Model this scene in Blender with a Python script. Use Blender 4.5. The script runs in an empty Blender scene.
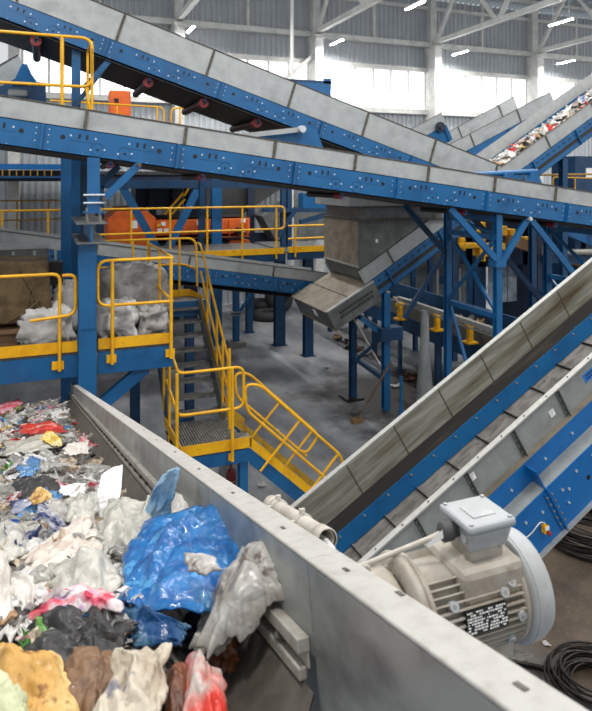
import bpy, math, random
from mathutils import Vector, Matrix, Euler, noise
R = math.radians
random.seed(7)
scn = bpy.context.scene
col = scn.collection

# ------------------------------------------------------------------ camera
F, CX, HY, CAMZ = 640.0, 296.0, 180.0, 5.2          # focal length / horizon of a 592x711 frame
TH = math.atan2(252, 640)                            # the camera is turned clockwise from the hall's depth axis
fw = Vector((math.sin(TH), math.cos(TH), 0)); rt = Vector((math.cos(TH), -math.sin(TH), 0)); up = Vector((0, 0, 1))
CAM = Vector((0, 0, CAMZ))
cam = bpy.data.cameras.new('camera'); camo = bpy.data.objects.new('camera', cam); col.objects.link(camo)
camo.location = CAM; camo.rotation_euler = (R(90), 0, -TH)
cam.sensor_fit = 'HORIZONTAL'; cam.sensor_width = 36; cam.lens = F / 592 * 36
cam.shift_y = (HY - 355.5) / 592; cam.clip_start = .05; cam.clip_end = 300
cam.dof.use_dof = True; cam.dof.focus_distance = 2.4; cam.dof.aperture_fstop = 10
scn.camera = camo
# ------------------------------------------------------------------ light
w = bpy.data.worlds.new('World'); scn.world = w; w.use_nodes = True
bg = w.node_tree.nodes['Background']; bg.inputs[0].default_value = (.96, .98, 1, 1); bg.inputs[1].default_value = .55
scn.view_settings.view_transform = 'Standard'; scn.view_settings.look = 'None'
scn.view_settings.gamma = 1; scn.view_settings.use_curve_mapping = False
scn.view_settings.exposure = 0.42
scn.cycles.max_bounces = 6; scn.cycles.diffuse_bounces = 3; scn.cycles.transparent_max_bounces = 12
scn.cycles.use_denoising = True; scn.cycles.sample_clamp_indirect = 6

# ------------------------------------------------------------------ placing helpers
def ray(p, y): return fw + rt * ((p - CX) / F) + up * ((HY - y) / F)
def atd(p, y, d): return CAM + ray(p, y) * d
def atY(p, y, Y): q = ray(p, y); return CAM + q * (Y / q.y)
def atX(p, y, X): q = ray(p, y); return CAM + q * (X / q.x)
def atZ(p, y, Z): q = ray(p, y); return CAM + q * ((Z - CAMZ) / q.z)
def xY(p, Y): return atY(p, 0, Y).x

# ------------------------------------------------------------------ materials
def lin(c):
    return tuple((v / 12.92 if v <= .04045 else ((v + .055) / 1.055) ** 2.4) for v in c)
def rgb(r, g, b): return lin((r / 255, g / 255, b / 255))
MT = {}
def mat(name, c, rough=.5, metal=0., c2=None, scale=6., detail=4., lo=.4, hi=.65, bump=0., bscale=40., stretch=(1, 1, 1), spec=.5, trans=0., alpha=1., coat=0., emit=0., c3=None, s3=1.5, lo3=.5, hi3=.7, coords='Object'):
    m = bpy.data.materials.new(name); m.use_nodes = True; nt = m.node_tree; N = nt.nodes; L = nt.links
    b = N['Principled BSDF']
    b.inputs['Base Color'].default_value = (*c, 1); b.inputs['Roughness'].default_value = rough; b.inputs['Metallic'].default_value = metal
    b.inputs['Specular IOR Level'].default_value = spec; b.inputs['Alpha'].default_value = alpha
    b.inputs['Transmission Weight'].default_value = trans; b.inputs['Coat Weight'].default_value = coat
    if emit:
        b.inputs['Emission Color'].default_value = (*c, 1); b.inputs['Emission Strength'].default_value = emit
    tc = None
    def coord():
        nonlocal tc
        if tc is None:
            t = N.new('ShaderNodeTexCoord'); mp = N.new('ShaderNodeMapping'); mp.inputs['Scale'].default_value = stretch
            L.new(t.outputs[coords], mp.inputs['Vector']); tc = mp
        return tc.outputs[0]
    def layer(prev, cc, sc, l, h):
        n = N.new('ShaderNodeTexNoise'); n.inputs['Scale'].default_value = sc; n.inputs['Detail'].default_value = detail; n.inputs['Roughness'].default_value = .6
        L.new(coord(), n.inputs['Vector'])
        r = N.new('ShaderNodeMapRange'); r.inputs['From Min'].default_value = l; r.inputs['From Max'].default_value = h
        L.new(n.outputs['Fac'], r.inputs['Value'])
        x = N.new('ShaderNodeMix'); x.data_type = 'RGBA'; L.new(r.outputs[0], x.inputs[0])
        if prev is None: x.inputs[6].default_value = (*c, 1)
        else: L.new(prev, x.inputs[6])
        x.inputs[7].default_value = (*cc, 1)
        return x.outputs[2]
    o = None
    if c2: o = layer(o, c2, scale, lo, hi)
    if c3: o = layer(o, c3, s3, lo3, hi3)
    if o: L.new(o, b.inputs['Base Color'])
    if bump:
        n = N.new('ShaderNodeTexNoise'); n.inputs['Scale'].default_value = bscale; n.inputs['Detail'].default_value = 3
        L.new(coord(), n.inputs['Vector'])
        bp = N.new('ShaderNodeBump'); bp.inputs['Strength'].default_value = bump; bp.inputs['Distance'].default_value = .01
        L.new(n.outputs['Fac'], bp.inputs['Height']); L.new(bp.outputs[0], b.inputs['Normal'])
    MT[name] = m
    return m
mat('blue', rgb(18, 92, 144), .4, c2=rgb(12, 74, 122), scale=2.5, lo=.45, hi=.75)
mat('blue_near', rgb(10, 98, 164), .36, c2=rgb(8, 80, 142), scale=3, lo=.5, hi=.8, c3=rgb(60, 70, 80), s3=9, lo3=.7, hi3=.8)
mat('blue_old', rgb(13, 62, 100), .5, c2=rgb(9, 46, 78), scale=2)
mat('blue_line', rgb(10, 50, 105), .5)
mat('galv_mid', rgb(146, 150, 148), .5, .2, c2=rgb(130, 134, 132), scale=6)
mat('galv', rgb(170, 174, 174), .5, .2, c2=rgb(156, 160, 161), scale=5, c3=rgb(132, 136, 136), s3=1.3, lo3=.55, hi3=.85, bump=.05)
mat('galv_rim', rgb(168, 168, 164), .5, .1, c2=rgb(158, 158, 154), scale=14)
mat('galv_dark', rgb(112, 116, 115), .5, .35, c2=rgb(92, 95, 94), scale=4, c3=rgb(75, 74, 70), s3=1.6, lo3=.52, hi3=.8)
mat('chute_tan', rgb(150, 140, 124), .6, .1, c2=rgb(125, 116, 103), scale=5, c3=rgb(100, 92, 80), s3=2, lo3=.5, hi3=.8)
mat('stained', rgb(158, 158, 146), .6, .1, c2=rgb(84, 68, 44), scale=3.2, lo=.42, hi=.68, stretch=(.22, 2, 2.6), c3=rgb(112, 108, 94), s3=11, lo3=.45, hi3=.75)
mat('trough_wall', rgb(158, 161, 158), .38, .35, c2=rgb(128, 131, 129), scale=6, stretch=(.6, 1, 1), c3=rgb(86, 89, 89), s3=11, lo3=.5, hi3=.8)  # dark smudges paint the steel's uneven reflections into its colour
mat('trough_rim', rgb(168, 166, 161), .5, .0, c2=rgb(152, 149, 143), scale=30, lo=.45, hi=.7, c3=rgb(165, 160, 150), s3=7, lo3=.58, hi3=.8)
mat('clamp', rgb(162, 158, 150), .5, .15, c2=rgb(132, 126, 116), scale=24)
mat('skirt_plate', rgb(80, 74, 67), .65, .05, c2=rgb(64, 58, 51), scale=25, c3=rgb(98, 92, 84), s3=9, lo3=.6, hi3=.85)
mat('rusty', rgb(95, 92, 84), .7, .1, c2=rgb(60, 50, 38), scale=30)
mat('belt', rgb(38, 36, 35), .7, c2=rgb(55, 51, 47), scale=5)
mat('belt_dusty', rgb(118, 114, 109), .75, c2=rgb(86, 82, 78), scale=8, stretch=(.5, 1.5, 1), c3=rgb(45, 42, 40), s3=20, lo3=.55, hi3=.75)
mat('rubber', rgb(36, 33, 30), .65, c2=rgb(68, 60, 48), scale=8, stretch=(.15, 2, 2), lo=.55, hi=.75)
mat('black', rgb(14, 14, 15), .5)
mat('bolt', rgb(196, 202, 208), .4, .4)
mat('bolt_dull', rgb(150, 148, 142), .45, .5)
mat('yellow', rgb(238, 180, 14), .42, c2=rgb(220, 158, 14), scale=6, c3=rgb(150, 108, 30), s3=22, lo3=.66, hi3=.78)
mat('yellow_old', rgb(186, 148, 40), .5, c2=rgb(150, 112, 36), scale=5)
mat('red', rgb(150, 32, 38), .45, c2=rgb(105, 26, 30), scale=12)
mat('orange', rgb(232, 108, 34), .5, c2=rgb(205, 88, 24), scale=2.5)
mat('orange_dark', rgb(160, 76, 34), .55)
mat('wall_clad', rgb(186, 191, 196), .55, .05, c2=rgb(174, 179, 185), scale=.7)
mat('white_steel', rgb(226, 226, 222), .5, c2=rgb(205, 205, 200), scale=2)
mat('concrete_white', rgb(222, 222, 219), .8, c2=rgb(198, 198, 195), scale=3, bump=.1)
mat('roof', rgb(160, 170, 178), .5, .2)
mat('pane', (1, 1, 1), .3, emit=1.0)
mat('lamp', (1, 1, 1), .3, emit=40)
mat('lamp_body', rgb(220, 220, 220), .4)
mat('cable', rgb(60, 60, 62), .6)
mat('grating', rgb(100, 102, 102), .5, .4, c2=rgb(74, 74, 72), scale=9)
mat('tread', rgb(128, 128, 124), .5, .35, c2=rgb(95, 94, 90), scale=12)
mat('bag_white', rgb(206, 205, 203), .55, c2=rgb(180, 178, 176), scale=5, bump=.3, bscale=9, c3=rgb(132, 124, 112), s3=2.6, lo3=.62, hi3=.85)
mat('bag_grey', rgb(165, 162, 160), .5, c2=rgb(136, 132, 130), scale=6, bump=.3, bscale=9, c3=rgb(92, 84, 76), s3=3, lo3=.58, hi3=.8)
mat('burlap', rgb(104, 86, 60), .9, c2=rgb(74, 58, 36), scale=6, bump=.3, bscale=60, c3=rgb(60, 46, 30), s3=2)
mat('wood', rgb(120, 92, 66), .8, c2=rgb(88, 64, 44), scale=5, stretch=(.3, 4, 4))
mat('dark_machine', rgb(58, 59, 60), .6, .2, c2=rgb(44, 44, 45), scale=1)
mat('navy', rgb(24, 40, 66), .5, c2=rgb(16, 28, 48), scale=2)
mat('curtain', rgb(186, 198, 208), .35, c2=rgb(120, 135, 150), scale=2, lo=.4, hi=.7)
mat('tyre', rgb(42, 42, 44), .7)
mat('wire', rgb(36, 32, 31), .5, .3, c2=rgb(66, 56, 50), scale=40)
mat('motor', rgb(164, 168, 171), .5, c2=rgb(150, 150, 146), scale=12, lo=.45, hi=.75, c3=rgb(142, 126, 106), s3=20, lo3=.62, hi3=.85)
mat('motor_dusty', rgb(168, 162, 152), .65, c2=rgb(146, 136, 122), scale=16, c3=rgb(118, 100, 80), s3=40, lo3=.62, hi3=.82)
mat('motor_box', rgb(156, 161, 165), .45, c2=rgb(152, 155, 156), scale=18, c3=rgb(190, 188, 182), s3=30, lo3=.55, hi3=.75)
mat('pvc', rgb(192, 186, 176), .5, c2=rgb(168, 160, 148), scale=20)
mat('label_white', rgb(235, 235, 232), .5)
mat('sticker_blue', rgb(28, 110, 190), .45)
mat('extinguisher', rgb(110, 20, 26), .4)
mat('cardboard', rgb(150, 116, 80), .8, c2=rgb(120, 90, 60), scale=20)

# floor: grey concrete with worn light streaks, oil-dark patches and brown dirt in the corner by the wire coils
def floor_material():
    m = bpy.data.materials.new('floor_concrete'); m.use_nodes = True; nt = m.node_tree; N = nt.nodes; L = nt.links; b = N['Principled BSDF']
    tc = N.new('ShaderNodeTexCoord')
    def ns(sc, st=(1, 1, 1), det=5):
        mp = N.new('ShaderNodeMapping'); mp.inputs['Scale'].default_value = st; L.new(tc.outputs['Object'], mp.inputs[0])
        n = N.new('ShaderNodeTexNoise'); n.inputs['Scale'].default_value = sc; n.inputs['Detail'].default_value = det; n.inputs['Roughness'].default_value = .62
        L.new(mp.outputs[0], n.inputs['Vector']); return n.outputs['Fac']
    def rng(v, a, c): r = N.new('ShaderNodeMapRange'); r.inputs[1].default_value = a; r.inputs[2].default_value = c; L.new(v, r.inputs[0]); return r.outputs[0]
    def mix(f, a, c):
        x = N.new('ShaderNodeMix'); x.data_type = 'RGBA'; L.new(f, x.inputs[0])
        for k, v in ((6, a), (7, c)):
            if isinstance(v, tuple): x.inputs[k].default_value = (*v, 1)
            else: L.new(v, x.inputs[k])
        return x.outputs[2]
    o = mix(rng(ns(.9, (1, .35, 1)), .4, .62), rgb(150, 152, 155), rgb(104, 107, 113))
    o = mix(rng(ns(.35, (1, .5, 1)), .5, .66), o, rgb(70, 74, 82))
    o = mix(rng(ns(6), .6, .75), o, rgb(110, 108, 104))
    sep = N.new('ShaderNodeSeparateXYZ'); L.new(tc.outputs['Object'], sep.inputs[0])
    # dirt trodden around the near conveyor
    mY = N.new('ShaderNodeMapRange'); mY.inputs[1].default_value = 11.5; mY.inputs[2].default_value = 8.5; L.new(sep.outputs[1], mY.inputs[0])
    mX = N.new('ShaderNodeMapRange'); mX.inputs[1].default_value = 4.0; mX.inputs[2].default_value = 5.2; L.new(sep.outputs[0], mX.inputs[0])
    mu = N.new('ShaderNodeMath'); mu.operation = 'MULTIPLY'; L.new(mY.outputs[0], mu.inputs[0]); L.new(mX.outputs[0], mu.inputs[1])
    dirt = mix(rng(ns(1.8), .38, .66), rgb(92, 78, 64), rgb(58, 49, 42))
    dirt = mix(rng(ns(14), .58, .72), dirt, rgb(116, 102, 88))
    o = mix(mu.outputs[0], o, dirt)
    # oily black spill around the trestles and the low conveyor
    dv = N.new('ShaderNodeVectorMath'); dv.operation = 'DISTANCE'; dv.inputs[1].default_value = (8.6, 13.2, 0)
    mp2 = N.new('ShaderNodeMapping'); L.new(tc.outputs['Object'], mp2.inputs[0]); L.new(mp2.outputs[0], dv.inputs[0])
    sp_ = N.new('ShaderNodeMath'); sp_.operation = 'MULTIPLY_ADD'; sp_.inputs[1].default_value = 5.; L.new(ns(.8), sp_.inputs[0]); L.new(dv.outputs['Value'], sp_.inputs[2])
    o = mix(rng(sp_.outputs[0], 5.6, 4.4), o, rgb(52, 50, 49))
    L.new(o, b.inputs['Base Color']); b.inputs['Roughness'].default_value = .62
    bp = N.new('ShaderNodeBump'); bp.inputs['Strength'].default_value = .2; bp.inputs['Distance'].default_value = .02
    L.new(ns(22), bp.inputs['Height']); L.new(bp.outputs[0], b.inputs['Normal'])
    MT['floor'] = m
floor_material()

# ------------------------------------------------------------------ mesh helpers
def tag(o, label=None, cat=None, group=None, kind=None):
    if label: o['label'] = label
    if cat: o['category'] = cat
    if group: o['group'] = group
    if kind: o['kind'] = kind
    return o
def thing(name, label, cat, loc=(0, 0, 0), rot=None, group=None, mtx=None, kind=None):
    o = bpy.data.objects.new(name, None); col.objects.link(o); o.empty_display_size = .1
    M = mtx if mtx else Matrix.Translation(Vector(loc)) @ (Euler(rot).to_matrix().to_4x4() if rot else Matrix.Identity(4))
    o.matrix_world = M; ROOT[o.name] = M.inverted()
    tag(o, label, cat, group, kind)
    return o
ROOT = {}
class MB:
    def __init__(s): s.v = []; s.f = []; s.sm = []
    def add(s, vs, fs, smooth=False):
        n = len(s.v); s.v += [Vector(v) for v in vs]
        for f in fs: s.f.append([i + n for i in f]); s.sm.append(smooth)
        return s
    def box(s, x0, x1, y0, y1, z0, z1):
        return s.add([(x0, y0, z0), (x1, y0, z0), (x1, y1, z0), (x0, y1, z0), (x0, y0, z1), (x1, y0, z1), (x1, y1, z1), (x0, y1, z1)],
                     [(0, 3, 2, 1), (4, 5, 6, 7), (0, 1, 5, 4), (1, 2, 6, 5), (2, 3, 7, 6), (3, 0, 4, 7)])
    def beam(s, p, q, wd, ht, upv=(0, 0, 1)):
        p, q = Vector(p), Vector(q); d = (q - p).normalized(); u = Vector(upv)
        if abs(d.dot(u)) > .98: u = Vector((0, 1, 0))
        sd = d.cross(u).normalized(); u = sd.cross(d)
        a = [p + sd * (i * wd / 2) + u * (j * ht / 2) for i, j in ((-1, -1), (1, -1), (1, 1), (-1, 1))]
        b = [v + (q - p) for v in a]
        return s.add(a + b, [(3, 2, 1, 0), (4, 5, 6, 7), (0, 1, 5, 4), (1, 2, 6, 5), (2, 3, 7, 6), (3, 0, 4, 7)])
    def ibeam(s, p, q, wd, ht, t=.012, upv=(0, 0, 1)):
        p, q = Vector(p), Vector(q); d = (q - p).normalized(); u = Vector(upv)
        if abs(d.dot(u)) > .98: u = Vector((0, 1, 0))
        sd = d.cross(u).normalized(); u = sd.cross(d)
        s.beam(p + u * (ht / 2 - t / 2), q + u * (ht / 2 - t / 2), wd, t, u)
        s.beam(p - u * (ht / 2 - t / 2), q - u * (ht / 2 - t / 2), wd, t, u)
        return s.beam(p, q, t, ht - 2 * t, u)
    def tube(s, path, r, n=8, cap=True, closed=False):
        P = [Vector(p) for p in path]; rings = []; k = len(P); prev = None
        for i in range(k):
            if closed: d = (P[(i + 1) % k] - P[i - 1])
            else: d = (P[min(i + 1, k - 1)] - P[max(i - 1, 0)])
            d.normalize()
            if prev is None:
                u = Vector((0, 0, 1)) if abs(d.z) < .9 else Vector((0, 1, 0))
                a = d.cross(u).normalized()
            else: a = (prev - d * prev.dot(d)).normalized()
            prev = a; b = d.cross(a)
            rr = r[i] if isinstance(r, (list, tuple)) else r
            rings.append([P[i] + (a * math.cos(t) + b * math.sin(t)) * rr for t in [2 * math.pi * j / n for j in range(n)]])
        vs = [v for g in rings for v in g]; fs = []
        for i in range(k if closed else k - 1):
            for j in range(n):
                a0, a1 = i * n + j, i * n + (j + 1) % n; b0, b1 = ((i + 1) % k) * n + j, ((i + 1) % k) * n + (j + 1) % n
                fs.append((a0, a1, b1, b0))
        s.add(vs, fs, True)
        if cap and not closed:
            s.add(rings[0], [tuple(range(n))[::-1]]); s.add(rings[-1], [tuple(range(n))])
        return s
    def cyl(s, p, q, r, n=16, r2=None): return s.tube([p, q], [r, r if r2 is None else r2], n)
    def prism(s, poly, ext):
        n = len(poly); e = Vector(ext); a = [Vector(p) for p in poly]
        return s.add(a + [v + e for v in a], [tuple(range(n))[::-1], tuple(range(n, 2 * n))] + [(i, (i + 1) % n, (i + 1) % n + n, i + n) for i in range(n)])
    def lathe(s, prof, c, ax, n=32, smooth=True):
        c = Vector(c); ax = Vector(ax).normalized(); u = Vector((0, 0, 1)) if abs(ax.z) < .9 else Vector((1, 0, 0))
        a = ax.cross(u).normalized(); b = ax.cross(a); k = len(prof)
        vs = [c + ax * h + (a * math.cos(t) + b * math.sin(t)) * r for (h, r) in prof for t in [2 * math.pi * j / n for j in range(n)]]
        fs = [(i * n + j, (i + 1) * n + j, (i + 1) * n + (j + 1) % n, i * n + (j + 1) % n) for i in range(k - 1) for j in range(n)]
        return s.add(vs, fs, smooth)
    def sheet(s, prof_a, prof_b):
        n = len(prof_a); return s.add(list(prof_a) + list(prof_b), [(i, i + 1, i + 1 + n, i + n) for i in range(n - 1)])
    def build(s, name, m, parent=None, world=True, bevel=0, mats=None, fm=None):
        me = bpy.data.meshes.new(name); vs = s.v
        if parent is not None and world:
            r = parent
            while r.parent: r = r.parent
            I = ROOT[r.name]; vs = [I @ v for v in vs]
        me.from_pydata([tuple(v) for v in vs], [], s.f)
        me.polygons.foreach_set('use_smooth', s.sm)
        for k in (mats or [m]): me.materials.append(MT[k] if isinstance(k, str) else k)
        if fm: me.polygons.foreach_set('material_index', fm)
        me.update()
        o = bpy.data.objects.new(name, me); col.objects.link(o)
        if parent is not None: o.parent = parent
        if bevel:
            b = o.modifiers.new('bevel', 'BEVEL'); b.width = bevel; b.segments = 2; b.limit_method = 'ANGLE'; b.angle_limit = R(50)
        return o
def fillet(pts, r, n=5):
    P = [Vector(p) for p in pts]; out = [P[0]]
    for i in range(1, len(P) - 1):
        a, b, c = P[i - 1], P[i], P[i + 1]; d1 = (a - b); d2 = (c - b); l = min(r, d1.length * .49, d2.length * .49)
        p, q = b + d1.normalized() * l, b + d2.normalized() * l
        for k in range(n + 1):
            t = k / n; out.append(p * (1 - t) ** 2 + b * 2 * t * (1 - t) + q * t * t)
    return out + [P[-1]]
def shared(o, parent=None, mtx=None):
    c = o.copy(); col.objects.link(c)
    if parent is not None: c.parent = parent
    if mtx: c.matrix_local = mtx
    return c

# ================================================================== THE HALL
WY = 26.0
o = MB().add([(-14, -6, 0), (44, -6, 0), (44, WY, 0), (-14, WY, 0)], [(0, 1, 2, 3)]).build('floor', 'floor'); tag(o, kind='structure')
def clad(name, z0, z1, y=WY, x0=-12., x1=42., pitch=.24, dep=.05):
    xs = []; x = x0; k = 0
    while x < x1:
        for f, dd in ((0, 0), (.38, 0), (.5, 1), (.88, 1)): xs.append((x + f * pitch, dd * dep))
        x += pitch
    m = MB().sheet([(a, y + d, z0) for a, d in xs], [(a, y + d, z1) for a, d in xs])
    return tag(m.build(name, 'wall_clad'), kind='structure')
clad('wall_back', 0, 8.35); clad('wall_back_upper', 10.45, 13.78)
# roof deck (corrugated, seen from below along the far bays)
ys = []; x = -12.
while x < 42:
    for f, dd in ((0, 0), (.35, 0), (.5, 1), (.85, 1)): ys.append((x + f * .3, dd * .09))
    x += .3
m = MB().sheet([(a, WY + .6, 13.95 + d) for a, d in ys], [(a, 20., 14.4 + d) for a, d in ys])
tag(m.build('ceiling', 'roof'), kind='structure')
colX = [-1.0 + 6 * k for k in range(7)]
# girts, sills: long wall rails
for i, (z0, z1, d) in enumerate(((8.28, 8.5, .25), (10.28, 10.48, .2), (11.45, 11.68, .3), (13.25, 13.4, .16))):
    tag(MB().box(-12, 42, WY - d, WY + .02, z0, z1).build('trim_%d' % (i + 1), 'white_steel'), kind='structure')
for i, x in enumerate(colX):
    t = thing('concrete_column', 'white concrete wall column between the bright window bays', 'column', (x, WY - .5, 0), group='wall columns along the window wall')
    MB().box(x - .2, x + .17, WY - .85, WY - .02, 0, 11.35).build('shaft', 'concrete_white', t)
    MB().box(x - .12, x + .2, WY - .4, WY - .02, 11.35, 14.2).build('upper_shaft', 'white_steel', t)
    MB().box(x - .24, x + .29, WY - .95, WY - .02, 11.3, 11.42).build('bearing_plate', 'white_steel', t)
    if i == 2:
        MB().beam((x - .15, WY - .6, 10.6), (x - 1.6, WY - .12, 9.3), .16, .16).build('brace', 'white_steel', t)
for i in range(len(colX) - 1):
    xa, xb = colX[i] + .25, colX[i + 1] - .2
    t = thing('window_%d' % (i + 1), None, None, (xa, WY, 8.5), kind='structure')
    n = 6; wd = (xb - xa) / n
    for k in range(n):
        MB().box(xa + k * wd + .03, xa + (k + 1) * wd - .03, WY + .0, WY + .02, 8.52, 10.3).build('pane', 'pane', t)
    for k in range(n + 1):
        MB().box(xa + k * wd - .045, xa + k * wd + .045, WY - .04, WY + .03, 8.5, 10.3).build('mullion', 'white_steel', t)
    # mid-bay wall post above the girt
    xm = (xa + xb) / 2
    tag(MB().box(xm - .06, xm + .06, WY - .14, WY + .02, 11.6, 13.8).build('wall_post', 'white_steel'), 'thin white steel post on the corrugated wall between columns', 'post', 'wall posts above the girt')
for i, x in enumerate(colX[1:5]):
    t = thing('roof_truss', 'white steel roof truss above the ' + ('steep conveyor and orange cabinet', 'blue hopper and drop pipe', 'far conveyor with the drive drum', 'waste-carrying climbing conveyor')[i], 'truss', (x, WY - .6, 11.6), group='roof trusses over the hall')
    y0, y1 = WY - .6, 8.
    MB().beam((x, y0, 11.62), (x, y1, 11.62), .2, .2).build('bottom_chord', 'white_steel', t)
    MB().beam((x, y0, 14.05), (x, 12, 14.5), .16, .16).build('top_chord', 'white_steel', t)
    yb = y0; k = 0
    while yb - 4.4 > y1:
        MB().beam((x, yb - .1, 11.65), (x, yb - 2.0, 14.1), .15, .15).build('web', 'white_steel', t)
        MB().beam((x, yb - 4.3, 11.65), (x, yb - 2.2, 14.1), .12, .12).build('web', 'white_steel', t)
        yb -= 4.4
for k in range(4):
    y = 25.2 - 2 * k
    tag(MB().beam((-6, y, 14.0 + .03 * k * 2), (42, y, 14.0 + .03 * k * 2), .1, .16).build('roof_purlin', 'white_steel'), 'white steel purlin under the corrugated roof', 'beam', 'roof purlins')
lamp0 = None
LROW = {24.4: 'by the window wall', 18.3: 'above the far conveyors', 12.2: 'above the steep conveyor', 6.1: 'above the stairs', 0.: 'above the foreground trough'}
ldat = bpy.data.lights.new('lamp_light', 'AREA'); ldat.shape = 'RECTANGLE'; ldat.size = .12; ldat.size_y = 1.1; ldat.energy = 165; ldat.color = (1, .97, .93); ldat.spread = R(170)
for yy, sfx in LROW.items():
    for k in range(-1, 4):
        x = 5.25 + 6.2 * k
        if yy > 18 and k < 0: continue
        if yy < 1 and k > 1: continue
        t = thing('ceiling_lamp', 'lit white LED strip lamp hanging in the row ' + sfx, 'lamp', (x, yy, 11), group='hanging strip lamps ' + sfx)
        if lamp0 is None:
            lamp0 = [MB().box(-.06, .06, -.58, .58, .0, .06).build('housing', 'lamp_body', t, False), MB().box(-.05, .05, -.56, .56, -.03, -.002).build('tube', 'lamp', t, False),
                     MB().cyl((0, -.4, .06), (0, -.4, 3), .012, 6).build('rod', 'white_steel', t, False), MB().cyl((0, .4, .06), (0, .4, 3), .012, 6).build('rod', 'white_steel', t, False)]
        else:
            for q in lamp0: shared(q, t)
        lo_ = bpy.data.objects.new('tube_light', ldat); col.objects.link(lo_); lo_.parent = t; lo_.location = (0, 0, -.04)
tag(MB().cyl((atY(292, 80, 20).x, 20, 2), (atY(292, 80, 20).x, 20, 14.4), .06, 8).build('drop_pipe', 'white_steel'), 'thin white vertical pipe dropping from the roof behind the top conveyor', 'pipe')

# ================================================================== CONVEYORS
def conveyor(name, label, X0, Y0, Z0, ang, L, wd, hb, hg, mod=1.67, pan=1.266, off_r=0., off_p=0., detail=True, bm='blue', rollers=(), belt_drop=.1, gm='galv', up_rot=0, deep=.06, rrad=.05, legs=(), fh=1.):
    """X0,Z0: near-side lower frame edge at the left end; x along the belt, y away from the viewer, z up"""
    t = thing(name, label, 'conveyor', mtx=Matrix.Translation((X0, Y0, Z0)) @ Euler((0, -ang, up_rot)).to_matrix().to_4x4())
    b = lambda mb, n, m, p=t, **k: mb.build(n, m, p, False, **k)
    # near frame plates, one per module
    x = off_r - mod if off_r > 0 else off_r
    edges = []
    while x < L:
        a, c = max(x, 0), min(x + mod, L)
        if c - a > .02:
            mb = MB().box(a + .003, c - .003, 0, .012, 0, hb).box(a + .003, c - .003, .0, deep, hb - .012, hb).box(a + .003, c - .003, .0, deep, 0, .012)
            b(mb, 'frame_plate', bm)
            if detail: detail_plate(t, a, c, hb, bm)
            if a > 0.01: edges.append(a)
        x += mod
    for e in edges:
        b(MB().box(e - .012, e + .012, -.05, 0, .005, hb - .005), 'rib', bm)
    b(MB().box(0, L, wd - .012, wd, 0, hb).box(0, L, wd - deep, wd, 0, .012), 'far_frame', bm)
    # galvanised side panels
    x = off_p - pan if off_p > 0 else off_p
    while x < L:
        a, c = max(x, 0), min(x + pan, L)
        if c - a > .02:
            b(MB().box(a + .004, c - .004, .01, .016, hb, hb + hg).box(a + .004, c - .004, .01, .05, hb + hg - .006, hb + hg), 'side_panel', gm)
            if a > .01:
                s = b(MB().box(a - .02, a + .02, -.012, .009, hb + .01, hb + hg - .012), 'joint_strip', 'rusty')
        x += pan
    b(MB().box(0, L, wd - .02, wd - .014, hb, hb + hg * fh), 'far_panel', gm)
    b(MB().box(0, L, .0, .03, hb + hg + .001, hb + hg + .016), 'rim', 'rusty')
    b(MB().box(0, L, .07, wd - .07, hb * .72, hb * .72 + .012), 'belt', 'belt')
    b(MB().box(0, L, .02, wd - .02, -belt_drop, -belt_drop + .012), 'return_belt', 'belt')
    for fl in legs:
        for yy in (.08, wd - .08):
            g = t.matrix_world @ Vector((fl * L, yy, 0)); MB().ibeam((g.x, g.y, 0), (g.x, g.y, g.z), .14, .14).build('leg', 'blue_old', t)
    n = int(L / 2.2)
    for k in range(n + 1):
        b(MB().beam((.4 + k * 2.2, .02, .05), (.4 + k * 2.2, wd - .02, .05), .06, .06), 'cross_member', bm)
    for rx in rollers:
        zr = -belt_drop - rrad * .9; y0_ = .1 + rrad
        r = b(MB().cyl((rx, y0_, zr), (rx, wd - .1, zr), rrad * .8, 12), 'return_roller', 'black')
        b(MB().cyl((rx, y0_ - .03, zr), (rx, y0_ + .14, zr), rrad, 14), 'roller_cap', 'red', r)
        b(MB().cyl((rx, y0_ - .06, zr), (rx, y0_ - .03, zr), rrad * .3, 8), 'axle', 'bolt_dull', r)
        b(MB().box(rx - .02, rx + .02, y0_ - .06, y0_ - .05, zr - .03, .03), 'roller_hanger', bm, r)
    return t
def detail_plate(t, a, c, hb, bm):
    L = c - a; s = hb / .336
    bolts = MB(); holes = MB(); rings = MB()
    def disc(mb, x, z, r, d=.008, n=10): mb.cyl((x, -d, z), (x, .0005, z), r, n)
    for e in (a, c):
        for sg in (1, -1):
            for zz in (.11, .2, .27):
                bx = e + sg * .075
                if a + .03 < bx < c - .03: disc(bolts, bx, zz * s, .008, .005)
            hx = e + sg * .24
            if a + .05 < hx < c - .05: disc(holes, hx, .2 * s, .03, .002, 14)
    m0 = (a + c) / 2
    for g in (-.36, .36):
        x = m0 + g
        if not (a + .25 < x < c - .25): continue
        for q in (-.045, .045): holes.box(x + q - .014, x + q + .014, -.002, .001, .205 * s, .27 * s)
        for q in (-.15, .15): disc(bolts, x + q, .235 * s, .013, .005)
        rings.box(x - .17, x + .17, -.0018, 0, .172 * s, .178 * s)
    for g in (-.17, .17):
        x = m0 + g
        if not (a + .2 < x < c - .2): continue
        disc(holes, x, .1 * s, .016, .002, 10)
        for q in (-.085, .085): disc(bolts, x + q, .1 * s + q * .15, .013, .005)
        rings.tube([(x + .085 * math.cos(2 * math.pi * k / 20), -.001, .1 * s + .085 * math.sin(2 * math.pi * k / 20)) for k in range(20)], .003, 4, closed=True)
    x = a + .1
    while x < c - .05:
        disc(bolts, x, .025 * s, .005, .004); x += .4
    for mb, n, m in ((bolts, 'bolt_heads', 'bolt'), (holes, 'plate_holes', 'black'), (rings, 'pressed_outlines', 'blue_line')):
        if mb.f: tag(mb.build(n, m, t, False), kind='stuff')

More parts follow.
